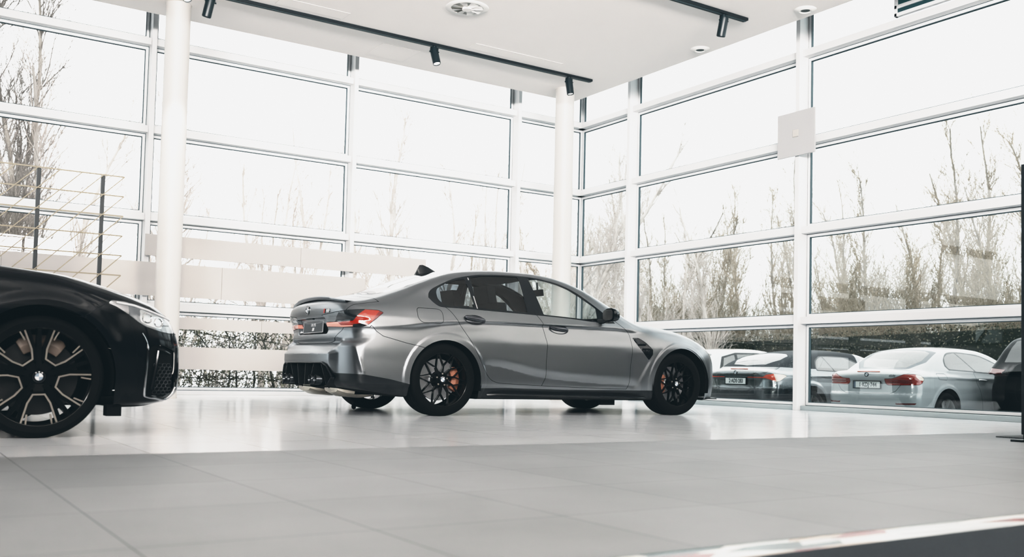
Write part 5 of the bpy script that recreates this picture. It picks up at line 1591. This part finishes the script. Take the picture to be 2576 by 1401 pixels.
def tubes(segs, n=3):
    """segs: array (k, 8): p0, p1, r0, r1 -> one mesh of thin tapered rods"""
    A = np.array(segs, float); P0, P1, r0, r1 = A[:, :3], A[:, 3:6], A[:, 6], A[:, 7]
    d = P1 - P0; d /= np.linalg.norm(d, axis=1)[:, None] + 1e-9
    ref = np.where(np.abs(d[:, 2:3]) < .9, np.array([[0, 0, 1.]]), np.array([[1., 0, 0]]))
    u = np.cross(d, ref); u /= np.linalg.norm(u, axis=1)[:, None] + 1e-9
    w = np.cross(d, u)
    V = []
    for P, r in ((P0, r0), (P1, r1)):
        for k in range(n):
            t = 2 * PI * k / n
            V.append(P + r[:, None] * (math.cos(t) * u + math.sin(t) * w))
    V = np.stack(V, 1).reshape(-1, 3); K = len(A); b = np.arange(K) * 2 * n
    F = np.concatenate([np.stack([b + k, b + (k + 1) % n, b + n + (k + 1) % n, b + n + k], 1) for k in range(n)])
    return V, F
def np_mesh(name, V, F, m):
    me = bpy.data.meshes.new(name); k = F.shape[1]
    me.vertices.add(len(V)); me.vertices.foreach_set('co', np.asarray(V, float).ravel())
    me.loops.add(F.size); me.loops.foreach_set('vertex_index', F.ravel())
    me.polygons.add(len(F)); me.polygons.foreach_set('loop_start', np.arange(0, F.size, k)); me.polygons.foreach_set('loop_total', np.full(len(F), k))
    me.update(calc_edges=True)
    me.polygons.foreach_set('use_smooth', np.ones(len(F), bool))
    me.materials.append(m); return me

def bare_tree(seed, h=7.5, stems=1, spread=.45, r0=.07, nb=34, twig=.0045):
    rg = np.random.default_rng(seed); trunk, twigs = [], []
    def walk(p, d, L, r, lvl, out):
        n = max(3, int(L / (.45 if lvl == 0 else .28)))
        for i in range(n):
            d = d + rg.normal(0, .06 + .03 * lvl, 3) + np.array((0, 0, .05 if lvl else .02)); d /= np.linalg.norm(d)
            q = p + d * L / n; t = 1 - (i + 1) / n
            r1 = max(r * (.25 + .75 * t), twig * .7)
            out.append((*p, *q, r * (.25 + .75 * (1 - i / n)) if i else r, r1))
            if lvl < 3 and (i + 1) / n > (.16 if lvl == 0 else .12):
                k = {0: rg.poisson(nb / n), 1: rg.poisson(1.5), 2: rg.poisson(1.0)}[lvl]
                for _ in range(k):
                    a = rg.uniform(0, 2 * PI); tilt = rg.uniform(.28, .60) if lvl == 0 else rg.uniform(.3, .7)
                    pe = np.cross(d, (math.cos(a), math.sin(a), .1)); pe /= np.linalg.norm(pe)
                    nd = d * math.cos(tilt) + pe * math.sin(tilt)
                    LL = {0: h * .24 * (.45 + .75 * t), 1: L * .45, 2: L * .5}[lvl] * rg.uniform(.6, 1.15)
                    walk(p + (q - p) * rg.uniform(0, 1), nd, LL, max(r1 * .45, twig * (1.5 - .3 * lvl)), lvl + 1, twigs)
            p = q
    for s in range(stems):
        a = rg.uniform(0, 2 * PI); lean = rg.uniform(.02, .30) if stems > 1 else rg.uniform(0, .06)
        walk(np.array((.12 * math.cos(a), .12 * math.sin(a), -.15)) * (stems > 1) + np.array((0, 0, -.1)), np.array((lean * math.cos(a), lean * math.sin(a), 1.)), h * rg.uniform(.85, 1.05), r0 / math.sqrt(stems) * 1.25, 0, trunk)
    return tubes(trunk, 6), tubes(twigs, 3)

M_BARK_HAZE = mat('bark paled by haze', (.50, .46, .43), .9, noise=(3, .25))  # overexposed haze over the left trees is put into the bark colour
M_TWIG_HAZE = mat('twigs paled by haze', (.52, .47, .44), .9)  # the same haze painted into the twig colour
M_BARKD = mat('grey brown bark', (.27, .245, .22), .9, noise=(3, .3))
M_TWIGD = mat('grey brown twigs', (.20, .18, .165), .9)
M_TWIGK = mat('brown undergrowth twigs', (.31, .27, .215), .9)
M_TWIGB = mat('tan brown twigs', (.37, .32, .265), .9)
def tree_meshes(tag_, n, bark, tw, **k):
    out = []
    for i in range(n):
        (a, b), (c, d) = bare_tree(100 + i * 7 + len(tag_), **k)
        out.append((np_mesh('trunk', a, b, bark), np_mesh('twigs', c, d, tw)))
    return out
TP = tree_meshes('pale', 4, M_BARK_HAZE, M_TWIG_HAZE, h=8.8, r0=.085, nb=44, twig=.0065) + tree_meshes('palemulti', 3, M_BARK_HAZE, M_TWIG_HAZE, h=8.2, stems=3, r0=.10, nb=28, twig=.0065)
TD = tree_meshes('dark', 3, M_BARKD, M_TWIGD, h=10.0, r0=.085, nb=54, twig=.0065)
TB = tree_meshes('brown', 5, M_BARKD, M_TWIGB, h=9.8, r0=.075, nb=52, twig=.0085)
def put_tree(ms, x, y, s, rz, name, label, group, cat='tree'):
    t = empty(name, (x, y, gz_at(y)), rz); t.scale = (s, s, s); tag(t, label, cat, group)
    for me, nm in zip(ms, ('trunk', 'twigs')):
        o = bpy.data.objects.new(nm, me); COL.objects.link(o); o.parent = t
rg = np.random.default_rng(5)
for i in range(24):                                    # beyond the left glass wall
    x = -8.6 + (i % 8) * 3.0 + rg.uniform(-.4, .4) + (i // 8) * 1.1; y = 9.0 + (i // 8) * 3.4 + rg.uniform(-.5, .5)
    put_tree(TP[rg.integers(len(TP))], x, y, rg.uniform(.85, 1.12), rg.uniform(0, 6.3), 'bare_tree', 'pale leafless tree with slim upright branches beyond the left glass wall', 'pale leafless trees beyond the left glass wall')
for x, y, s in ((-10.2, 5.6, .95), (-9.6, 6.6, 1.05), (-9.0, 8.0, .98), (-10.6, 8.6, 1.0), (-8.4, 6.2, .86), (-11.3, 6.4, 1.0), (-8.9, 11.0, 1.05)):
    put_tree(TD[rg.integers(3)], x, y, s, rg.uniform(0, 6.3), 'bare_tree', 'darker leafless tree seen behind the lattice screen at the left', 'darker leafless trees at the left')
for i in range(48):                                    # beyond the right glass wall
    y = -4.5 + (i % 12) * 3.0 + rg.uniform(-.5, .5) + (i // 12) * .75; x = 18.3 + (i // 12) * 3.0 + rg.uniform(-.5, .5) - max(0, y - 8) * .15
    put_tree(TB[rg.integers(5)], x, y, rg.uniform(.85, 1.15), rg.uniform(0, 6.3), 'bare_tree', 'brown leafless tree standing beyond the hedge behind the right glass wall', 'brown leafless trees beyond the right glass wall')

def shrub_mesh(seed, h=3.2, n=46):
    r = np.random.default_rng(seed); sg = []
    for k in range(n):
        a = r.uniform(0, 2 * PI); p = np.array((r.normal(0, .35), r.normal(0, .35), -.05)); d = np.array((math.cos(a) * r.uniform(.05, .5), math.sin(a) * r.uniform(.05, .5), 1.)); d /= np.linalg.norm(d)
        L = h * r.uniform(.5, 1.0); m = 6
        for i in range(m):
            d = d + r.normal(0, .10, 3); d /= np.linalg.norm(d); q = p + d * L / m
            sg.append((*p, *q, .010 * (1 - i / m) + .004, .010 * (1 - (i + 1) / m) + .004))
            for _ in range(4):
                nd = d + r.normal(0, .45, 3); nd /= np.linalg.norm(nd); e = q + nd * r.uniform(.2, .6)
                sg.append((*q, *e, .005, .003))
                nd2 = nd + r.normal(0, .5, 3); sg.append((*e, *(e + nd2 / np.linalg.norm(nd2) * .25), .004, .003))
            p = q
    return tubes(sg, 3)
def thicket(name, spots, h, n, m, label, seed):
    """one tangle of thin stems nobody could count"""
    Vs, Fs, o = [], [], 0
    protos = [shrub_mesh(seed + i, h, n) for i in range(4)]
    r = np.random.default_rng(seed)
    for x, y, s in spots:
        V, F = protos[r.integers(4)]; a = r.uniform(0, 6.3); c, sn = math.cos(a), math.sin(a)
        Q = np.stack([(V[:, 0] * c - V[:, 1] * sn) * s + x, (V[:, 0] * sn + V[:, 1] * c) * s + y, V[:, 2] * s + gz_at(y)], 1)
        Vs.append(Q); Fs.append(F + o); o += len(V)
    ob = bpy.data.objects.new(name, np_mesh(name, np.concatenate(Vs), np.concatenate(Fs), m)); COL.objects.link(ob)
    return tag(ob, label, 'undergrowth', None, 'stuff')
sp = []
for i in range(100):
    u = (i + rg.uniform(-.4, .4)) / 100; y = -16 + u * 46
    sp.append((15.6 + rg.uniform(0, 4.5) - max(0, y - 8) * .12, y, rg.uniform(.7, 1.3)))
thicket('undergrowth', sp, 4.6, 64, M_TWIGK, 'brown leafless undergrowth rising behind the clipped hedge outside the right glass wall', 40)
thicket('undergrowth', [(-7.5 + i * 1.5 + rg.uniform(-.4, .4), rg.uniform(6.2, 8.5), rg.uniform(.8, 1.2)) for i in range(12)], 2.6, 26, M_TWIG_HAZE, 'pale leafless undergrowth outside behind the white boards', 60)
thicket('undergrowth', [(-12.5 + i * .5 + rg.uniform(-.3, .3), rg.uniform(5.8, 8.0), rg.uniform(.85, 1.2)) for i in range(9)], 3.0, 40, M_TWIGB, 'brownish tangled undergrowth outside seen through the lattice screen', 80)

def leaves(n, box, size, seed, colz=None):
    r = np.random.default_rng(seed)
    P = np.stack([r.uniform(a, b, n) for a, b in box], 1)
    N = r.normal(0, 1, (n, 3)); N /= np.linalg.norm(N, axis=1)[:, None]
    U = np.cross(N, r.normal(0, 1, (n, 3))); U /= np.linalg.norm(U, axis=1)[:, None]; Wv = np.cross(N, U)
    s = r.uniform(.6, 1.3, n)[:, None] * size
    V = np.stack([P - U * s, P + Wv * s * .55, P + U * s, P - Wv * s * .55], 1).reshape(-1, 3)
    F = np.arange(n * 4).reshape(-1, 4)
    return V, F
def leaf_mat(name, c0, c1, c2):
    m = bpy.data.materials.new(name); m.use_nodes = True; nt = m.node_tree; b = nt.nodes['Principled BSDF']
    geo = nt.nodes.new('ShaderNodeNewGeometry'); rp = nt.nodes.new('ShaderNodeValToRGB')
    e = rp.color_ramp.elements; e[0].color = (*c0, 1); e[1].color = (*c2, 1); k = e.new(.7); k.color = (*c1, 1)
    nt.links.new(geo.outputs['Random Per Island'], rp.inputs[0]); nt.links.new(rp.outputs[0], b.inputs['Base Color']); b.inputs['Roughness'].default_value = .7
    return m
# clipped hedge behind the parked cars
t = empty('hedge', (14.4, 9, gz_at(9))); tag(t, 'long clipped dark hedge with olive and brown leaves behind the parked cars', 'hedge')
hz = lambda y: gz_at(y)
V, F = leaves(75000, ((-.55, .55), (-29, 16), (0, 2.50)), .036, 3)
V[:, 2] += gz_at(V[:, 1] + 9) - gz_at(9)
o = bpy.data.objects.new('foliage', np_mesh('foliage', V, F, leaf_mat('hedge leaves', (.030, .036, .026), (.065, .066, .044), (.15, .125, .085)))); COL.objects.link(o); o.parent = t
cb = MB()
for k in range(90):
    yy = -29 + k * .5; cb.tube([(0, yy, gz_at(yy + 9) - gz_at(9) - .1), (.03, yy + .05, gz_at(yy + 9) - gz_at(9) + 2.3)], .03, 5)
cb.build('stems', M_BARKD, t)
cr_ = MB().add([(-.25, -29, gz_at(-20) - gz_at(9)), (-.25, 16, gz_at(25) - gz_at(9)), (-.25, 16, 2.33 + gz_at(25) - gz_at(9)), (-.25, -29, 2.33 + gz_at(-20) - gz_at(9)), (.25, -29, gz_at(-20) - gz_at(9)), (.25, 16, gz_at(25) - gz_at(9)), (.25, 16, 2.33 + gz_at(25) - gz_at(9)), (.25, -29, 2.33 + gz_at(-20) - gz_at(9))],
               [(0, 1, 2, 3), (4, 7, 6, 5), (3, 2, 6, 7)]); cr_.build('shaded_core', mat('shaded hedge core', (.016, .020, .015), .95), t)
# low twiggy hedge outside the left glass wall
t = empty('hedge', (-3, 5.0, gz_at(5))); tag(t, 'low twiggy hedge with thin trunks seen between the white boards', 'hedge')
V, F = leaves(26000, ((-9, 9), (-.45, .45), (.25, 1.80)), .030, 4)
o = bpy.data.objects.new('foliage', np_mesh('foliage', V, F, leaf_mat('sparse hedge leaves', (.11, .115, .08), (.24, .23, .17), (.5, .47, .40)))); COL.objects.link(o); o.parent = t
r = np.random.default_rng(9); sg = []
for k in range(58):
    p = np.array((-9 + k * .31 + r.normal(0, .06), r.normal(0, .12), -.05)); d = np.array((r.normal(0, .06), r.normal(0, .05), 1.))
    rad = r.uniform(.018, .042)
    for i in range(7):
        d = d + r.normal(0, .14, 3); d[2] = abs(d[2]) + .3; d /= np.linalg.norm(d); q = p + d * .27
        sg.append((*p, *q, rad * (1 - i / 8), rad * (1 - (i + 1) / 8)))
        for _ in range(6):
            nd = r.normal(0, 1, 3); nd[2] = nd[2] * .5 + .2; nd /= np.linalg.norm(nd); e = q + nd * r.uniform(.2, .55)
            sg.append((*q, *e, .010, .005)); nd = nd + r.normal(0, .6, 3); sg.append((*e, *(e + nd / np.linalg.norm(nd) * .3), .006, .004))
        p = q
o = bpy.data.objects.new('branches', np_mesh('branches', *tubes(sg, 5), mat('hedge bark', (.10, .10, .085), .9))); COL.objects.link(o); o.parent = t
# ================================================================== light, sky, camera, view
w = bpy.data.worlds.new('overcast sky'); scene.world = w; w.use_nodes = True
nt = w.node_tree; bg = nt.nodes['Background']
tc = nt.nodes.new('ShaderNodeTexCoord'); spz = nt.nodes.new('ShaderNodeSeparateXYZ'); rp = nt.nodes.new('ShaderNodeValToRGB')
nt.links.new(tc.outputs['Generated'], spz.inputs[0]); nt.links.new(spz.outputs['Z'], rp.inputs[0])
rp.color_ramp.elements[0].position = 0.0; rp.color_ramp.elements[0].color = (.86, .90, .92, 1)
rp.color_ramp.elements[1].position = .5; rp.color_ramp.elements[1].color = (1, 1, 1, 1)
nt.links.new(rp.outputs[0], bg.inputs['Color'])
bg.inputs['Strength'].default_value = SKY

def lamp(name, kind, loc, energy, color=(1, 1, 1), size=1., aim=None, **kw):
    l = bpy.data.lights.new(name, kind); l.energy = energy; l.color = color
    if kind == 'AREA' and 'spread' in kw: l.spread = kw['spread']
    if kind == 'AREA': l.shape = 'RECTANGLE'; l.size = size; l.size_y = kw.get('sy', size)
    if kind == 'SPOT': l.spot_size = kw.get('cone', .6); l.spot_blend = .5; l.shadow_soft_size = .05
    o = bpy.data.objects.new(name, l); COL.objects.link(o); o.location = loc
    if aim is not None:
        o.rotation_euler = (Vector(aim) - Vector(loc)).to_track_quat('-Z', 'Y').to_euler()
    return o
# unseen fill lights added below the ceiling, behind and above the viewer
for x in (-16, -11.5, -7):
    for y in (-17, -13, -9.5):
        lamp('down_fill', 'AREA', (x, y, 4.97), DOWN_FILL, (1, .93, .86), .9, (x, y, 0))
for x in (-17, -11, -5):
    lamp('up_fill', 'AREA', (x, -18.5, 2.6), UP_FILL, (1, .96, .92), 3.4, (x, -18.4, 5))  # unseen fill added to brighten the rear ceiling and its reflection in the sedan
for x, y, tx, ty in ((-7.5, -17, -4, -5), (-12, -17, -6, -6), (-16.5, -17, -8, -6)):
    lamp('ceiling_fill', 'AREA', (x, y, 3.7), CEIL_FILL, (1, .965, .94), 3.6, (tx, ty, 6.4), spread=math.radians(70), sy=.7)  # unseen fill added behind the viewer to lift the ceiling and window frames
for y in (-11.5, -16.5):
    lamp('wall_fill', 'AREA', (-7.5, y, 4.6), WALL_FILL, (1, .97, .95), 2.4, (0, y, 3.7), spread=math.radians(60), sy=.5)  # unseen fill added to brighten the upper right wall for the sedan's reflections
lamp('column_spot_light', 'SPOT', (-7.82, -2.75, 4.72), 120, (1, .9, .8), aim=(-7.62, -1.7, 2.6), cone=.75)
lamp('corner_spot_light', 'SPOT', (-1.95, -2.25, 4.68), 90, (1, .92, .85), aim=(-1.9, -2.6, 0), cone=.7)
lamp('middle_spot_light', 'SPOT', (-4.27, -2.27, 4.68), 120, (1, .92, .85), aim=(-4.0, -3.6, 0), cone=.7)

cam = bpy.data.cameras.new('camera'); co = bpy.data.objects.new('camera', cam); COL.objects.link(co)
R_ = Vector((0.8364445, -0.5475711, 0.0229429)); U_ = Vector((-0.0445684, -0.0262373, 0.9986617)); F_ = Vector((0.5462364, 0.8363477, 0.0463505))
Mx = Matrix((R_, U_, -F_)).transposed().to_4x4(); Mx.translation = Vector((-10.743, -14.223, .418))
co.matrix_world = Mx
cam.sensor_width = 36; cam.lens = 2470.677 / 2576 * 36; cam.shift_y = 122.316 / 2576
cam.clip_start = .05; cam.clip_end = 400
cam.dof.use_dof = True; cam.dof.focus_distance = 9.6; cam.dof.aperture_fstop = 2.6
scene.camera = co

scene.cycles.use_denoising = True
scene.cycles.max_bounces = 10; scene.cycles.transparent_max_bounces = 24; scene.cycles.glossy_bounces = 5; scene.cycles.diffuse_bounces = 5
scene.cycles.caustics_reflective = False; scene.cycles.caustics_refractive = False
scene.cycles.sample_clamp_indirect = 6
vs = scene.view_settings
vs.view_transform = 'Standard'; vs.look = 'None'; vs.exposure = 0; vs.gamma = 1
vs.use_curve_mapping = True
cm = vs.curve_mapping
cm.use_clip = True
cm.clip_max_x = 4.0; cm.clip_max_y = 1.0
cm.extend = 'HORIZONTAL'
def setc(c, pts):
    while len(c.points) > 2: c.points.remove(c.points[1])
    c.points[0].location = pts[0]; c.points[1].location = pts[-1]
    for p in pts[1:-1]: c.points.new(*p)
    for p in c.points: p.handle_type = 'AUTO_CLAMPED'
lift = [(.0048, .0, 0), (.0080, 0, 0), (.0100, 0, 0)]
for i, (b0, t, w_) in enumerate(((.0046, .90, 1.01), (.0082, 1.0, 1.0), (.0100, 1.03, .99))):
    setc(cm.curves[i], [(0, b0), (.02 / GAIN, .006 * t + b0 * .75), (.05 / GAIN, .024 * t + b0 * .5), (.12 / GAIN, .083 * (t * .6 + .4)), (.3 / GAIN, .275 * (.75 + .25 * t)), (.6 / GAIN, .61 * w_), (.95 / GAIN, .83 * w_), (1.5 / GAIN, .905), (4.0, .906)])
cm.update()
